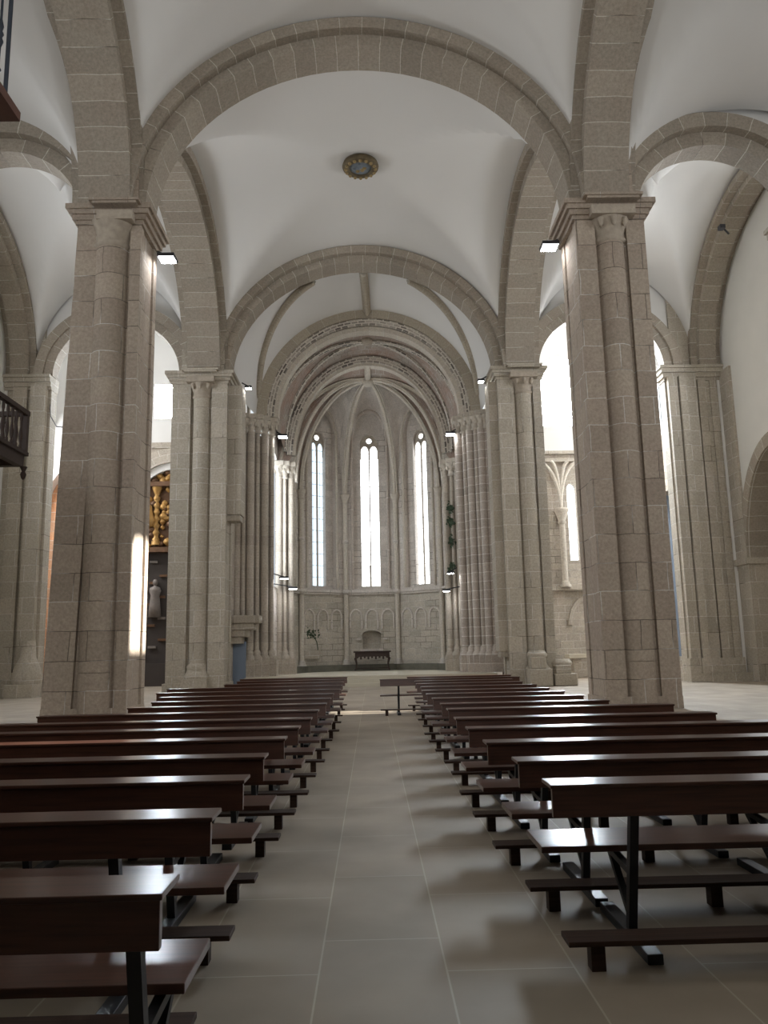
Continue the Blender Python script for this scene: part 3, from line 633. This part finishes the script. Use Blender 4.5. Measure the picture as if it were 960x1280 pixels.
# ---- rib-vaulted plaster bay between arch two and the triumphal arch
def ell(c, a, rise, zs, th): return (c-a*math.cos(th), zs+rise*math.sin(th))
def loft(mb, A, ya, B, yb, th0=0.0, th1=PI, n=40, m=6, bulge=0.0):
    P = []; UV = []
    for i in range(n+1):
        th = th0+(th1-th0)*i/n; pa = ell(*A, th); pb = ell(*B, th); row = []; ru = []
        for j in range(m+1):
            t = j/m; b = bulge*math.sin(PI*t)*math.sin(th)
            row.append((pa[0]*(1-t)+pb[0]*t, ya+(yb-ya)*t, pa[1]*(1-t)+pb[1]*t+b)); ru.append((6*th, (yb-ya)*t))
        P.append(row); UV.append(ru)
    return mb.grid(P, UV)
A2 = (NC-0.05, NH-0.05+0.3, RISE+0.25, ZS); B2 = (0.05, 5.45, 5.35, CZ)
struct(loft(MB(), A2, D2b-0.1, B2, CY+0.05, bulge=0.25), 'ceiling_presbytery', 'plaster')
def rib_on(label, tha, thb, n=16):
    pts = []
    for i in range(n+1):
        t = i/n; th = tha+(thb-tha)*(1-(1-t)**1.0); pa = ell(*A2, th); pb = ell(*B2, th)
        pts.append((pa[0]*(1-t)+pb[0]*t, D2b+(CY-D2b)*t, pa[1]*(1-t)+pb[1]*t+0.25*math.sin(PI*t)*math.sin(th)-0.1))
    m = MB(); A_ = math.radians(90)
    m.tube(pts, 0.2, 4)
    m.tube([(p[0], p[1], p[2]-0.12) for p in pts], 0.12, 8)
    o = m.build('vault_rib', 'rib'); tag(o, label, 'rib'); return o
rib_on('left slanting stone rib on the white vault behind the second arch', math.radians(69), math.radians(12))
rib_on('right slanting stone rib on the white vault behind the second arch', math.radians(111), math.radians(168))
rib_on('short middle stone rib at the crown of the white vault', math.radians(91), math.radians(90))

# ---- triumphal arch: plain ring, carved band, inner ring
ta = empty('chancel_arch', (0.05, CY, CZ), 'wide chancel arch with a carved band above the apse', 'arch')
MB().arch('x', 0.05, 0, 4.95, 4.95, CZ, 0.5, CY, CY+0.45).build('outer_order', 'rib', ta)
MB().arch('x', 0.05, 0, 4.62, 4.6, CZ, 0.34, CY+0.08, CY+0.5).build('carved_band', 'carved', ta)
MB().arch('x', 0.05, 0, 4.42, 4.35, CZ, 0.22, CY+0.2, CY+0.8).build('inner_order', 'ribp', ta)
C1 = (0.05, 4.65, 4.6, CZ); C2 = (0.03, 4.3, 5.3, 11.6)
struct(loft(MB(), C1, CY+0.3, C2, 40.6, bulge=0.1), 'ceiling_choir', 'web')
cb2 = empty('choir_vault_ribs', (0.03, 39, CZ), 'carved crossing ribs on the dark vault above the choir', 'ribs')
def choir_rib(tha, thb, y0, y1, rr, mat, name='rib', n=24):
    pts = []
    for i in range(n+1):
        t = i/n; th = tha+(thb-tha)*t; yy = y0+(y1-y0)*t; s = (yy-CY-0.3)/(40.6-CY-0.3)
        pa = ell(*C1, th); pb = ell(*C2, th); pts.append((pa[0]*(1-s)+pb[0]*s, yy, pa[1]*(1-s)+pb[1]*s-0.08+0.1*math.sin(PI*s)*math.sin(th)))
    return MB().tube(pts, rr, 6).build(name, mat, cb2)
choir_rib(0.02, PI/2, 38.2, 39.2, 0.11, 'carved'); choir_rib(PI-0.02, PI/2, 38.2, 39.2, 0.11, 'carved')
choir_rib(0.02, PI/2, 40.3, 39.2, 0.11, 'carved'); choir_rib(PI-0.02, PI/2, 40.3, 39.2, 0.11, 'carved')
MB().lathe(0.03, 39.2, [(0, 17.05), (0.28, 17.1), (0.34, 17.25), (0.3, 17.5), (0, 17.5)], 0, 2*PI, 14).build('boss', 'carve_dark', cb2)
MB().arch('x', 0.03, 0, 3.95, 4.95, 11.6, 0.36, 40.35, 40.8).build('transverse_rib', 'carved', cb2)
MB().arch('x', 0.03, 0, 3.82, 4.82, 11.6, 0.14, 40.5, 41.0).build('roll_moulding', 'ribp', cb2)

# ---- apse: half decagon
AX, AY, AS = 0.03, 45.0, 2.98
V = [None]*6
h = AS/2
V[2] = Vector((AX-h, AY, 0)); V[3] = Vector((AX+h, AY, 0))
a36 = math.radians(36)
V[1] = V[2]+Vector((-math.cos(a36), -math.sin(a36), 0))*AS; V[0] = V[1]+Vector((-math.cos(2*a36), -math.sin(2*a36), 0))*AS
V[4] = V[3]+Vector((math.cos(a36), -math.sin(a36), 0))*AS; V[5] = V[4]+Vector((math.cos(2*a36), -math.sin(2*a36), 0))*AS
BOSS = Vector((AX, 41.9, 16.15)); CAPZ = 10.3
names = ['left outer', 'left', 'centre', 'right', 'right outer']
for i in range(5):
    a, b = V[i], V[i+1]; d = (b-a); wdt = d.length; d.normalize(); nrm = Vector((-d.y, d.x, 0))   # outward
    lo = MB().panel((a.x, a.y), (d.x, d.y), wdt, PZ, 4.75, (wdt/2-0.55, wdt/2+0.49, 1.62, 2.4, 0.22) if i == 2 else None, (0, 1), 0.5); struct(lo, 'wall_apse_low', 'apse_low', loc=(a.x, a.y, 0))
    up = MB(); c = wdt/2
    if 0 < i < 4 or True:
        hw = 0.95 if i == 2 else 0.9
        if i in (0, 4): hw = 0.8
        up.panel((a.x, a.y), (d.x, d.y), wdt, 4.75, 16.2, (c-hw, c+hw, 4.95, 13.7, 1.5), (nrm.x, nrm.y), 0.3)
        # splayed reveal to the glass
        gw = 0.52 if i == 2 else 0.44
        o2 = a+nrm*0.3
        up.panel((o2.x+d.x*(c-hw-0.02), o2.y+d.y*(c-hw-0.02)), (d.x, d.y), 2*hw+0.04, 4.9, 15.4, (hw+0.02-gw, hw+0.02+gw, 5.1, 13.35, 0.6), (nrm.x, nrm.y), 0.35)
        struct(up, 'wall_apse', 'apse', loc=(a.x, a.y, 0))
        # window
        root = empty('window_%d' % (10+i), tuple(a+d*c+Vector((0, 0, 5.1)))); root['kind'] = 'structure'
        g0 = a+nrm*0.6; n = 14
        def GP(uu, z, e=0.0): q = g0+d*uu-nrm*e; return (q.x, q.y, z)
        pts = [GP(c-gw, 5.1), GP(c+gw, 5.1)]+[GP(c+gw*math.cos(PI*k/n), 13.35+0.6*math.sin(PI*k/n)) for k in range(n+1)]
        MB().face(pts, [(0, 0)]*len(pts)).build('pane', 'glass_apse' if i in (2, 3) else 'glass_blue' if i == 1 else 'glass_choir', root)
        mu = MB().bar(GP(c, 5.1, 0.1), GP(c, 13.1, 0.1), 0.10 if i != 2 else 0.07, 0.12)
        if i == 2:
            mu.bar(GP(c-0.06, 5.1, 0.1), GP(c-0.06, 6.3, 0.1), 0.05)
        mu.build('mullion', 'carve_pale', root)
        tr = MB()
        for s in (-1, 1):
            tr.tube([GP(c+s*gw/2+gw/2*math.cos(PI*k/10), 12.9+0.42*math.sin(PI*k/10), 0.1) for k in range(11)], 0.045, 6)
        tr.tube([GP(c+0.2*math.cos(2*PI*k/14), 13.6+0.2*math.sin(2*PI*k/14), 0.1) for k in range(15)], 0.045, 6)
        for s in (-1, 1):
            oo_ = Vector(GP(c-gw if s < 0 else c, 0, 0.06)); tr.panel((oo_.x, oo_.y), (d.x, d.y), gw, 12.5, 14.0, (0.05, gw-0.05, 12.5, 12.95, 0.34), None)
        tr.build('tracery', 'carve_pale', root)
        ocp = [GP(c+0.15*math.cos(2*PI*k/16), 13.6+0.15*math.sin(2*PI*k/16), 0.07) for k in range(16)]
        MB().face(ocp, [(0, 0)]*16).build('oculus_pane', 'glass_apse', root)
        ld = MB()
        for k in range(12):
            zz = 5.6+k*0.66; ld.bar(GP(c-gw, zz, 0.03), GP(c+gw, zz, 0.03), 0.02)
        for s in (-0.5, 0.5): ld.bar(GP(c+s*gw, 5.1, 0.03), GP(c+s*gw, 12.9, 0.03), 0.015)
        ld.build('leading', 'lead', root)
        # moulded frame around the recess
        fr = MB(); P0 = a-nrm*0.02
        path = [P0+d*(c-hw-0.08)+Vector((0, 0, 4.95))]+[P0+d*(c-(hw+0.08)*math.cos(PI*k/18))+Vector((0, 0, 13.7+1.58*math.sin(PI*k/18))) for k in range(19)]+[P0+d*(c+hw+0.08)+Vector((0, 0, 4.95))]
        fr.tube(path, 0.09, 6); fr.build('moulding', 'ribp' if i != 2 else 'cluster', root)
# string course, blind arcade, plinth in each face
for i in range(5):
    a, b = V[i], V[i+1]; d = (b-a); wdt = d.length; d.normalize(); nrm = Vector((-d.y, d.x, 0))
    m = MB()
    m.bar(tuple(a-nrm*0.1+Vector((0, 0, 4.78))), tuple(b-nrm*0.1+Vector((0, 0, 4.78))), 0.24, 0.14)
    m.bar(tuple(a-nrm*0.06+Vector((0, 0, 4.66))), tuple(b-nrm*0.06+Vector((0, 0, 4.66))), 0.14, 0.12)
    struct(m, 'trim_%d' % (10+i), 'apse')
    m = MB()
    m.bar(tuple(a-nrm*0.3+Vector((0, 0, PZ+0.16))), tuple(b-nrm*0.3+Vector((0, 0, PZ+0.16))), 0.6, 0.34)
    struct(m, 'trim_%d' % (20+i), simple('mossy_bench', (0.13, 0.125, 0.10), 0.9, 0, 0.4, 3))
    if 0 < i < 4:
        o = MB()
        for k in range(3):
            cc = wdt*(0.2+0.3*k); q = a-nrm*0.03
            o.tube([tuple(q+d*(cc-0.33)+Vector((0, 0, 2.7+(0.0 if k else 0.1))))]+[tuple(q+d*(cc-0.33*math.cos(PI*t/12))+Vector((0, 0, 3.35+0.42*math.sin(PI*t/12)))) for t in range(13)]+[tuple(q+d*(cc+0.33)+Vector((0, 0, 2.7)))], 0.055, 6)
        oo = o.build('blind_arcade', 'apse'); tag(oo, 'blind arcade of small round arches on the %s apse wall below the window' % names[i], 'arcade')
# shafts in the apse corners + ribs + webs
for i in range(1, 5):
    v = V[i]; q = v+(Vector((AX, 42, 0))-Vector((v.x, v.y, 0))).normalized()*0.14
    nm = {1: 'far left', 2: 'left of centre', 3: 'right of centre', 4: 'far right'}[i]
    root = empty('apse_shaft', (q.x, q.y, PZ), 'slim round apse shaft in the corner %s' % {1: 'left of the left lancet window', 2: 'between the left and centre lancet windows', 3: 'between the centre and right lancet windows', 4: 'right of the right lancet window'}[i], 'column')
    MB().cyl(q.x, q.y, 0.13, PZ+0.6, CAPZ-0.5, 14).build('shaft', 'ribp', root)
    cp = MB().lathe(q.x, q.y, [(0.13, CAPZ-0.55), (0.19, CAPZ-0.5), (0.14, CAPZ-0.42), (0.26, CAPZ-0.1), (0.28, CAPZ), (0, CAPZ)], 0, 2*PI, 14)
    cp.build('capital', 'carve_pale', root)
    MB().lathe(q.x, q.y, [(0.27, PZ), (0.27, PZ+0.35), (0.2, PZ+0.45), (0.22, PZ+0.52), (0.13, PZ+0.62)], 0, 2*PI, 14).build('base', 'apse', root)
    MB().lathe(q.x, q.y, [(0.13, 4.62), (0.24, 4.7), (0.24, 4.84), (0.13, 4.9)], 0, 2*PI, 14).build('ring', 'apse', root)
    MB().lathe(q.x, q.y, [(0.13, 7.5), (0.18, 7.55), (0.18, 7.62), (0.13, 7.68)], 0, 2*PI, 14).build('ring', 'apse', root)
def ribcurve(v, z0, n=16, dz=0.0):
    out = []
    for k in range(n+1):
        s = k/n*PI/2; t = 1-math.cos(s)
        out.append(Vector((v.x+(BOSS.x-v.x)*t, v.y+(BOSS.y-v.y)*t, z0+(BOSS.z-z0)*math.sin(s)+dz)))
    return out
av = empty('apse_vault_ribs', tuple(BOSS), 'pale radiating ribs and keystone of the apse vault', 'ribs')
extra = [Vector((AX-3.95, 40.7, 0)), Vector((AX+3.95, 40.7, 0))]
for v in V[0:6]+extra:
    vv = v+(Vector((AX, 42, 0))-Vector((v.x, v.y, 0))).normalized()*0.14
    pts = ribcurve(vv, CAPZ, dz=-0.1)
    d = (Vector((BOSS.x, BOSS.y, 0))-Vector((vv.x, vv.y, 0))).normalized(); sd = Vector((-d.y, d.x, 0))
    m = MB().tube(pts, 0.1, 8)
    m.tube([p+sd*0.13+Vector((0, 0, 0.08)) for p in pts], 0.045, 6); m.tube([p-sd*0.13+Vector((0, 0, 0.08)) for p in pts], 0.045, 6)
    m.build('rib', 'ribp', av)
MB().tube([(AX, BOSS.y, BOSS.z-0.15), (AX, 40.7, 16.55)], 0.17, 8).build('ridge_rib', 'ribp', av)
MB().lathe(BOSS.x, BOSS.y, [(0, BOSS.z-0.42), (0.2, BOSS.z-0.4), (0.32, BOSS.z-0.25), (0.34, BOSS.z-0.1), (0.2, BOSS.z), (0, BOSS.z)], 0, 2*PI, 16).build('keystone', 'carve_pale', av)
for i in range(5):
    R0 = ribcurve(V[i], CAPZ); R1 = ribcurve(V[i+1], CAPZ); P = []; UV = []
    nn_ = 12
    for s in range(17):
        row = []; ru = []
        for t in range(nn_+1):
            tt = t/nn_; p = R0[s]*(1-tt)+R1[s]*tt
            hgt = 5.2*math.sin(PI*tt)**0.75*(1-s/16)**1.6
            wallz = hgt
            p = Vector((p.x, p.y, min(p.z+wallz, BOSS.z+0.15)))
            row.append(tuple(p)); ru.append((s*0.5, tt*3))
        P.append(row); UV.append(ru)
    struct(MB().grid(P, UV), 'ceiling_apse', 'web' if i in (0, 4) else 'apse')
P = []; UV = []
for s in range(17):
    row = []; ru = []
    a = ribcurve(V[0], CAPZ)[s]; b = ribcurve(V[5], CAPZ)[s]
    for t in range(5):
        tt = t/4; pa = a*(1-tt)+Vector((AX-3.98*math.cos(s/16*PI/2), 40.6, 11.6+5.0*math.sin(s/16*PI/2)))*tt
        row.append(tuple(pa)); ru.append((s*0.5, tt))
    P.append(row); UV.append(ru)
struct(MB().grid(P, UV), 'ceiling_apse', 'web')
P2 = [[(2*AX-p[0], p[1], p[2]) for p in row] for row in P]
struct(MB().grid(P2, UV), 'ceiling_apse', 'web')

# ---- altar table and the niche over it
at = empty('altar_table', (0.0, 43.9, PZ), 'dark carved wooden altar table with curved legs under the arched niche', 'table')
MB().box(-1.0, 1.02, 43.6, 44.25, 1.42, 1.5).build('tabletop', 'oldwood', at, bevel=0.015)
ap_ = MB().box(-0.92, 0.94, 43.66, 44.2, 1.2, 1.42)
for k in range(9):
    xx = -0.8+k*0.2; ap_.box(xx-0.05, xx+0.05, 43.65, 43.7, 1.12-0.06*(k % 2), 1.2)
ap_.build('apron', 'oldwood', at)
for xx in (-0.88, 0.9):
    for yy in (43.72, 44.12):
        sx = 1 if xx > 0 else -1
        MB().tube([(xx-sx*0.12, yy, 1.25), (xx+sx*0.02, yy, 1.1), (xx-sx*0.04, yy, 0.85), (xx-sx*0.02, yy, 0.6), (xx+sx*0.05, yy, PZ+0.03)], [0.09, 0.07, 0.04, 0.035, 0.05], 8).build('leg', 'oldwood', at)
MB().bar((-0.85, 43.9, PZ+0.14), (0.87, 43.9, PZ+0.14), 0.05).build('stretcher', 'oldwood', at)
ni = empty('wall_niche', (0.0, 44.95, 1.5), 'shallow arched stone niche above the altar table', 'niche')
MB().box(-0.64, 0.62, 44.8, 45.0, 1.5, 1.62).build('sill', 'apse', ni)
MB().arch('x', 0.0, 0, 0.52, 0.22, 2.4, 0.1, 44.92, 45.0).build('surround', 'apse_low', ni)
MB().panel((-0.65, 45.48), (1, 0), 1.3, 1.5, 2.8).build('recess_back', 'apse_low', ni)
for sx in (-0.72, 0.75):
    o = MB().box(sx-0.1, sx+0.1, 44.7, 44.95, 2.1, 2.2).build('stone_bracket', 'apse'); tag(o, 'small stone bracket at the %s of the arched niche' % ('left' if sx < 0 else 'right'), 'bracket')
# stone block and plant on the left apse wall
dl = (V[2]-V[1]).normalized(); nl = Vector((-dl.y, dl.x, 0)); q = V[1]+dl*0.75-nl*0.12
o = MB().box(q.x-0.42, q.x+0.42, q.y-0.15, q.y+0.3, 1.15, 1.6).build('stone_block', 'pier2'); tag(o, 'rough stone block projecting from the left apse wall under the plant', 'block')
pl = MB(); pr = empty('wall_plant', (q.x+0.3, q.y, 1.6), 'small dark green plant growing on the left apse wall above a stone block', 'plant')
MB().tube([(q.x+0.3, q.y-0.02, 1.6), (q.x+0.25, q.y-0.05, 2.0), (q.x+0.12, q.y-0.05, 2.3), (q.x-0.2, q.y-0.06, 2.45)], 0.025, 6).build('stem', 'leaf', pr)
for k in range(46):
    ox = random.gauss(-0.08, 0.25); oz = random.gauss(2.42, 0.12)+0.2*(k % 3 == 0); s = 0.05+0.04*random.random(); a = random.random()*6
    p0 = Vector((q.x+ox, q.y-0.08+0.06*random.random(), oz)); dx = Vector((math.cos(a), 0.3, math.sin(a)))*s; dy = Vector((-math.sin(a), 0.2, math.cos(a)))*s*0.6
    pl.face([p0-dx, p0-dy, p0+dx, p0+dy], [(0, 0)]*4)
pl.build('leaves', 'leaf', pr)
# plants among the right choir shafts
for k, (zz, n_) in enumerate(((8.6, 16), (7.9, 22), (6.9, 18), (5.6, 14))):
    pl = MB(); px, py = 4.12, 40.35
    for j in range(n_*2):
        s = 0.06+0.05*random.random(); a = random.random()*6; p0 = Vector((px+random.gauss(0, 0.08), py-0.16+random.gauss(0, 0.05), zz+random.gauss(0, 0.13)))
        dx = Vector((math.cos(a), 0.3, math.sin(a)))*s; dy = Vector((-math.sin(a), 0.2, math.cos(a)))*s*0.6
        pl.face([p0-dx, p0-dy, p0+dx, p0+dy], [(0, 0)]*4)
    o = pl.build('wall_fern', 'leaf'); tag(o, ['topmost', 'second from top', 'third from top', 'lowest'][k]+' green tuft growing between the right choir shafts', 'plant', 'tufts on the right choir shafts')

# ---- ceiling medallion
md = empty('ceiling_medallion', (-0.11, 27.2, 19.2), 'oval looking gilded and painted medallion on the white vault crown', 'medallion')
mc = (-0.11, 27.2)
MB().lathe(mc[0], mc[1], [(0.0, 19.24), (0.40, 19.24), (0.42, 19.28)], 0, 2*PI, 32).build('painted_centre', 'med_mid', md)
m = MB().lathe(mc[0], mc[1], [(0.40, 19.26), (0.42, 19.2), (0.50, 19.18), (0.60, 19.2), (0.66, 19.24), (0.68, 19.3), (0.64, 19.42)], 0, 2*PI, 32)
m.build('gilt_rim', 'med_rim', md)
for k in range(16):
    a = 2*PI*k/16; MB().lathe(mc[0]+0.55*math.cos(a), mc[1]+0.55*math.sin(a), [(0, 19.12), (0.05, 19.14), (0.07, 19.2)], 0, 2*PI, 8).build('carved_bead', 'med_bead', md)
for k in range(9):
    a = random.random()*6; rr = 0.3*random.random(); MB().lathe(mc[0]+rr*math.cos(a), mc[1]+rr*math.sin(a), [(0, 19.18), (0.06, 19.2), (0.09, 19.25)], 0, 2*PI, 7).build('carved_rosette', 'med_mid' if k % 2 else 'med_bead', md)

# ---- floodlights
def flood(x, y, z, label, sx=1, s=0.36, reach=0.3):
    root = empty('floodlight', (x, y, z), label, 'lamp', None)
    w2 = s/2
    b = MB()
    b.box(x-w2-0.03, x+w2+0.03, y-w2-0.03, y+w2+0.03, z, z+0.1); b.build('housing', 'black', root, bevel=0.01)
    MB().box(x-w2, x+w2, y-w2, y+w2, z-0.012, z+0.0).build('lens', 'lamp', root)
    MB().bar((x, y, z+0.1), (x-sx*reach, y+0.05, z+0.28), 0.05).build('bracket', 'black', root)
flood(-5.62, 21.3, 12.62, 'lit floodlight under the impost of the near left pillar', 1, 0.42)
flood(5.3, 21.3, 12.85, 'lit floodlight under the impost of the near right pillar', -1, 0.42)
flood(-5.25, 34.0, 13.05, 'small lit floodlight at the top of the far left pillar', 1, 0.24)
flood(5.05, 34.0, 13.2, 'small lit floodlight at the top of the far right pillar', -1, 0.24)
flood(-4.2, 38.2, 11.95, 'floodlight on the left cluster of shafts below the capital', 1, 0.4)
flood(4.05, 38.2, 11.95, 'lit floodlight on the right cluster of shafts below the capital', -1, 0.4)
flood(-4.15, 38.4, 5.0, 'nearer of two low floodlights on the left choir side', 1, 0.36, 0.6)
flood(-3.85, 39.6, 4.6, 'farther of two low floodlights on the left choir side', 1, 0.36, 1.0)
flood(3.85, 38.4, 5.1, 'higher of two low floodlights on the right choir side', -1, 0.3)
flood(3.75, 39.8, 4.35, 'lower of two low floodlights on the right choir side', -1, 0.3, 1.0)
fb = MB().bar((14.15, 28.6, 17.2), (13.8, 28.4, 17.4), 0.05); fb.box(13.7, 13.9, 28.3, 28.55, 17.3, 17.45); o = fb.build('wall_bracket', 'black'); tag(o, 'tiny black fitting on the upper right wall arch', 'fitting')

# ---- left wooden balcony
bx, by0, by1, bz = -9.0, 13.0, 20.5, 6.75
br_ = empty('wooden_balcony', (-10.5, 17, bz), 'dark wooden balcony with turned balusters at the left edge', 'balcony')
m = MB().box(-12.1, bx, by0, by1, bz-0.12, bz); m.box(-12.1, bx+0.08, by0, by1+0.08, bz, bz+0.1); m.box(bx-0.18, bx, by0, by1, bz-0.3, bz-0.12); m.box(-12.1, bx-0.2, by1-0.2, by1, bz-0.3, bz-0.12); m.build('platform', 'oldwood', br_)
m = MB().box(bx-0.06, bx+0.08, by0, by1+0.06, bz+1.08, bz+1.2); m.box(-12.1, bx, by1-0.06, by1+0.08, bz+1.08, bz+1.2); m.build('handrail', 'oldwood', br_)
MB().box(bx-0.08, bx+0.06, by1-0.08, by1+0.06, bz+0.1, bz+1.1).build('corner_post', 'oldwood', br_)
MB().lathe(bx, by1, [(0, bz-0.65), (0.05, bz-0.6), (0.08, bz-0.5), (0.04, bz-0.42), (0.1, bz-0.3), (0, bz-0.3)], 0, 2*PI, 10).build('pendant', 'oldwood', br_)
def baluster(x, y): return MB().lathe(x, y, [(0.04, bz+0.1), (0.04, bz+0.2), (0.025, bz+0.24), (0.05, bz+0.38), (0.055, bz+0.48), (0.025, bz+0.7), (0.03, bz+0.85), (0.045, bz+0.92), (0.035, bz+1.08)], 0, 2*PI, 8)
yy = by1-0.28
while yy > 18.3: baluster(bx, yy).build('baluster', 'oldwood', br_); yy -= 0.26
xx = bx-0.28
while xx > -11.9: baluster(xx, by1).build('baluster', 'oldwood', br_); xx -= 0.3

# ---- gallery corner with iron railing, top left
gx, gy, gz = -5.6, 11.9, 10.2
gr = empty('iron_railed_gallery', (-7, 10, gz), 'corner of a red-brown boarded gallery with iron rods at the top left', 'gallery')
MB().box(-8.3, gx, 7.0, gy, gz, gz+0.16).build('floor_boards', 'gallery', gr)
for yy in (11.55, 11.27, 10.6): 
    if yy > 11.4: MB().cyl(gx-0.1, yy, 0.035, gz+0.16, gz+2.3, 10).build('rod', 'iron', gr)
    else: MB().lathe(gx-0.1, yy, [(0.02, gz+0.16), (0.02, gz+0.4), (0.05, gz+0.45), (0.02, gz+0.5), (0.025, gz+0.85), (0.055, gz+0.95), (0.03, gz+1.02), (0.055, gz+1.08), (0.03, gz+1.14), (0.05, gz+1.22), (0.02, gz+1.35), (0.02, gz+2.3)], 0, 2*PI, 10).build('turned_rod', 'iron', gr)
MB().bar((gx-0.1, 7, gz+2.3), (gx-0.1, 11.6, gz+2.3), 0.06).build('handrail', 'iron', gr)
# wire
o = MB().tube([(-13.7, 33.45, 12.3), (-12.9, 31.6, 11.2), (-11.6, 29, 10.0), (-10.2, 26, 9.1), (-9.0, 23.5, 8.8), (-7.9, 21.55, 9.0)], 0.02, 5).build('hanging_cable', 'black'); tag(o, 'thin dark cable hanging across the white opening left of the near left pillar', 'cable')
# broken plinth stones by the far right pillar
for k, (x0, x1, y0, y1, hh, lab) in enumerate(((6.2, 7.1, 32.0, 32.75, 1.15, 'large broken plinth stone at the foot of the far right pillar'), (7.2, 8.1, 32.1, 32.8, 0.8, 'lower broken plinth stone right of the large one by the far right pillar'))):
    m = MB().box(x0, x1, y0, y1, 0, hh*0.6); m.box(x0+0.08, x1-0.2, y0+0.12, y1, hh*0.6, hh); m.lathe((x0+x1)/2, y1, [(0.4, hh), (0.42, hh+0.1), (0.3, hh+0.25)], PI, 2*PI, 12)
    o = m.build('plinth_stone', 'pier2', bevel=0.03); tag(o, lab, 'stone')
m = MB().box(-14.3, -13.2, 31.9, 33.3, 0, 0.5); m.lathe(-13.75, 32.7, [(0.55, 0.5), (0.6, 0.7), (0.5, 1.1), (0.3, 1.6), (0.25, 2.2)], 0, 2*PI, 14)
o = m.build('column_foot', 'pier2'); tag(o, 'rounded stone column foot at the left edge behind the pews', 'stone')

# ================================================================== pews
PROTO = {}
def make_pew(Ln, inset, kn, variant):
    root = empty('pew', (0, 0, 0)); L2 = Ln/2
    MB().box(-L2, L2, 0.36, 0.80, 0.425, 0.46).build('seat', 'pew', root, bevel=0.004)
    MB().box(-L2, L2, 0.0, 0.035, 0.685, 0.832).build('backrest', 'pew', root, bevel=0.003)
    MB().box(-L2-0.01, L2+0.01, -0.015, 0.215, 0.832, 0.852).build('book_ledge', 'pew', root, bevel=0.004)
    MB().box(-L2, L2, -kn-0.17, -kn, 0.125, 0.15).build('kneeler', 'kneeler', root, bevel=0.003)
    for x in (-L2+0.15, -L2/3, L2/3, L2-0.15): MB().box(x-0.035, x+0.035, -kn-0.13, -kn-0.05, 0, 0.125).build('kneeler_foot', 'kneeler', root)
    for x in (-L2+inset, 0.0, L2-inset):
        p = MB().bar((x, 0.06, 0.832), (x, 0.27, 0.05), 0.046, 0.05); p.bar((x, 0.2, 0.36), (x, 0.72, 0.405), 0.04, 0.035); p.bar((x, 0.26, 0.12), (x, 0.6, 0.4), 0.035)
        p.build('post', 'steel', root)
        MB().box(x-0.04, x+0.04, -0.1, 0.75, 0.0, 0.05).build('skid', 'steel', root, bevel=0.004)
    return root
def copy_tree(o, parent=None):
    c = o.copy(); COL.objects.link(c); c.parent = parent
    for ch in [x for x in bpy.data.objects if x.parent == o]: copy_tree(ch, c)
    return c
def place_pew(inner, y, Ln, side, label, inset=0.45, kn=None, rz=0.0):
    if kn is None: kn = 0.22 if side < 0 else 0.03
    key = (round(Ln, 2), inset, kn)
    if key not in PROTO: PROTO[key] = make_pew(Ln, inset, kn, None); o = PROTO[key]
    else: o = copy_tree(PROTO[key])
    o.location = (inner+side*Ln/2, y-0.215, 0); o.rotation_euler = (0, 0, rz)
    if '_w' in o.keys(): o['_w'] = tuple(o.location)
    tag(o, label, 'pew', 'wooden pews left of the aisle' if side < 0 else 'wooden pews right of the aisle'); return o
LP = [(-0.66, 2.83, 3.4), (-0.73, 3.96, 3.4), (-0.75, 4.99, 3.4), (-0.77, 6.01, 3.4), (-0.75, 7.15, 3.4), (-0.72, 8.12, 3.4), (-0.68, 9.12, 3.4), (-0.68, 10.28, 3.4),
      (-0.65, 11.5, 2.7), (-0.65, 12.7, 2.7), (-0.67, 14.0, 2.9), (-0.62, 15.5, 3.4), (-0.65, 17.2, 3.6), (-0.68, 18.9, 2.7), (-0.69, 20.7, 2.7), (-0.69, 22.4, 2.9)]
RP = [(0.93, 4.58, 3.4), (0.92, 5.49, 3.4), (0.87, 6.53, 3.4), (0.86, 7.64, 3.4), (0.86, 8.71, 2.7), (0.90, 10.0, 2.7), (0.90, 10.95, 2.2), (0.88, 12.15, 2.2), (0.87, 13.3, 2.2), (0.87, 14.42, 2.2),
      (0.93, 15.79, 2.2), (0.92, 17.2, 2.2), (0.96, 18.6, 2.2), (0.18, 20.05, 3.4), (0.9, 21.4, 2.7)]
ORD = ['first', 'second', 'third', 'fourth', 'fifth', 'sixth', 'seventh', 'eighth', 'ninth', 'tenth', 'eleventh', 'twelfth', 'thirteenth', 'fourteenth', 'fifteenth', 'sixteenth']
for i, (x, y, Ln) in enumerate(LP):
    lab = 'dark wooden pew with footrest, %s row from the camera left of the aisle' % ORD[i]
    if i == 0: lab = 'nearest dark wooden pew at the lower left corner, seat seen from behind'
    if i == len(LP)-1: lab = 'farthest small looking pew left of the aisle, next to the altar steps'
    place_pew(x, y, Ln, -1, lab, inset=0.1 if i == 0 else 0.45, kn=0.3 if i == 0 else None)
for i, (x, y, Ln) in enumerate(RP):
    lab = 'dark wooden pew with footrest, %s row from the camera right of the aisle' % ORD[i]
    if i == 0: lab = 'nearest dark wooden pew at the right with steel posts and two low footboards showing'
    if i == 13: lab = 'reddish sunlit pew pushed out into the aisle at the far right rows'
    if i == 14: lab = 'farthest pew right of the aisle beyond the one pushed out into the aisle'
    place_pew(x, y, Ln, 1, lab)
for o in bpy.data.objects:
    if '_w' in o.keys(): del o['_w']
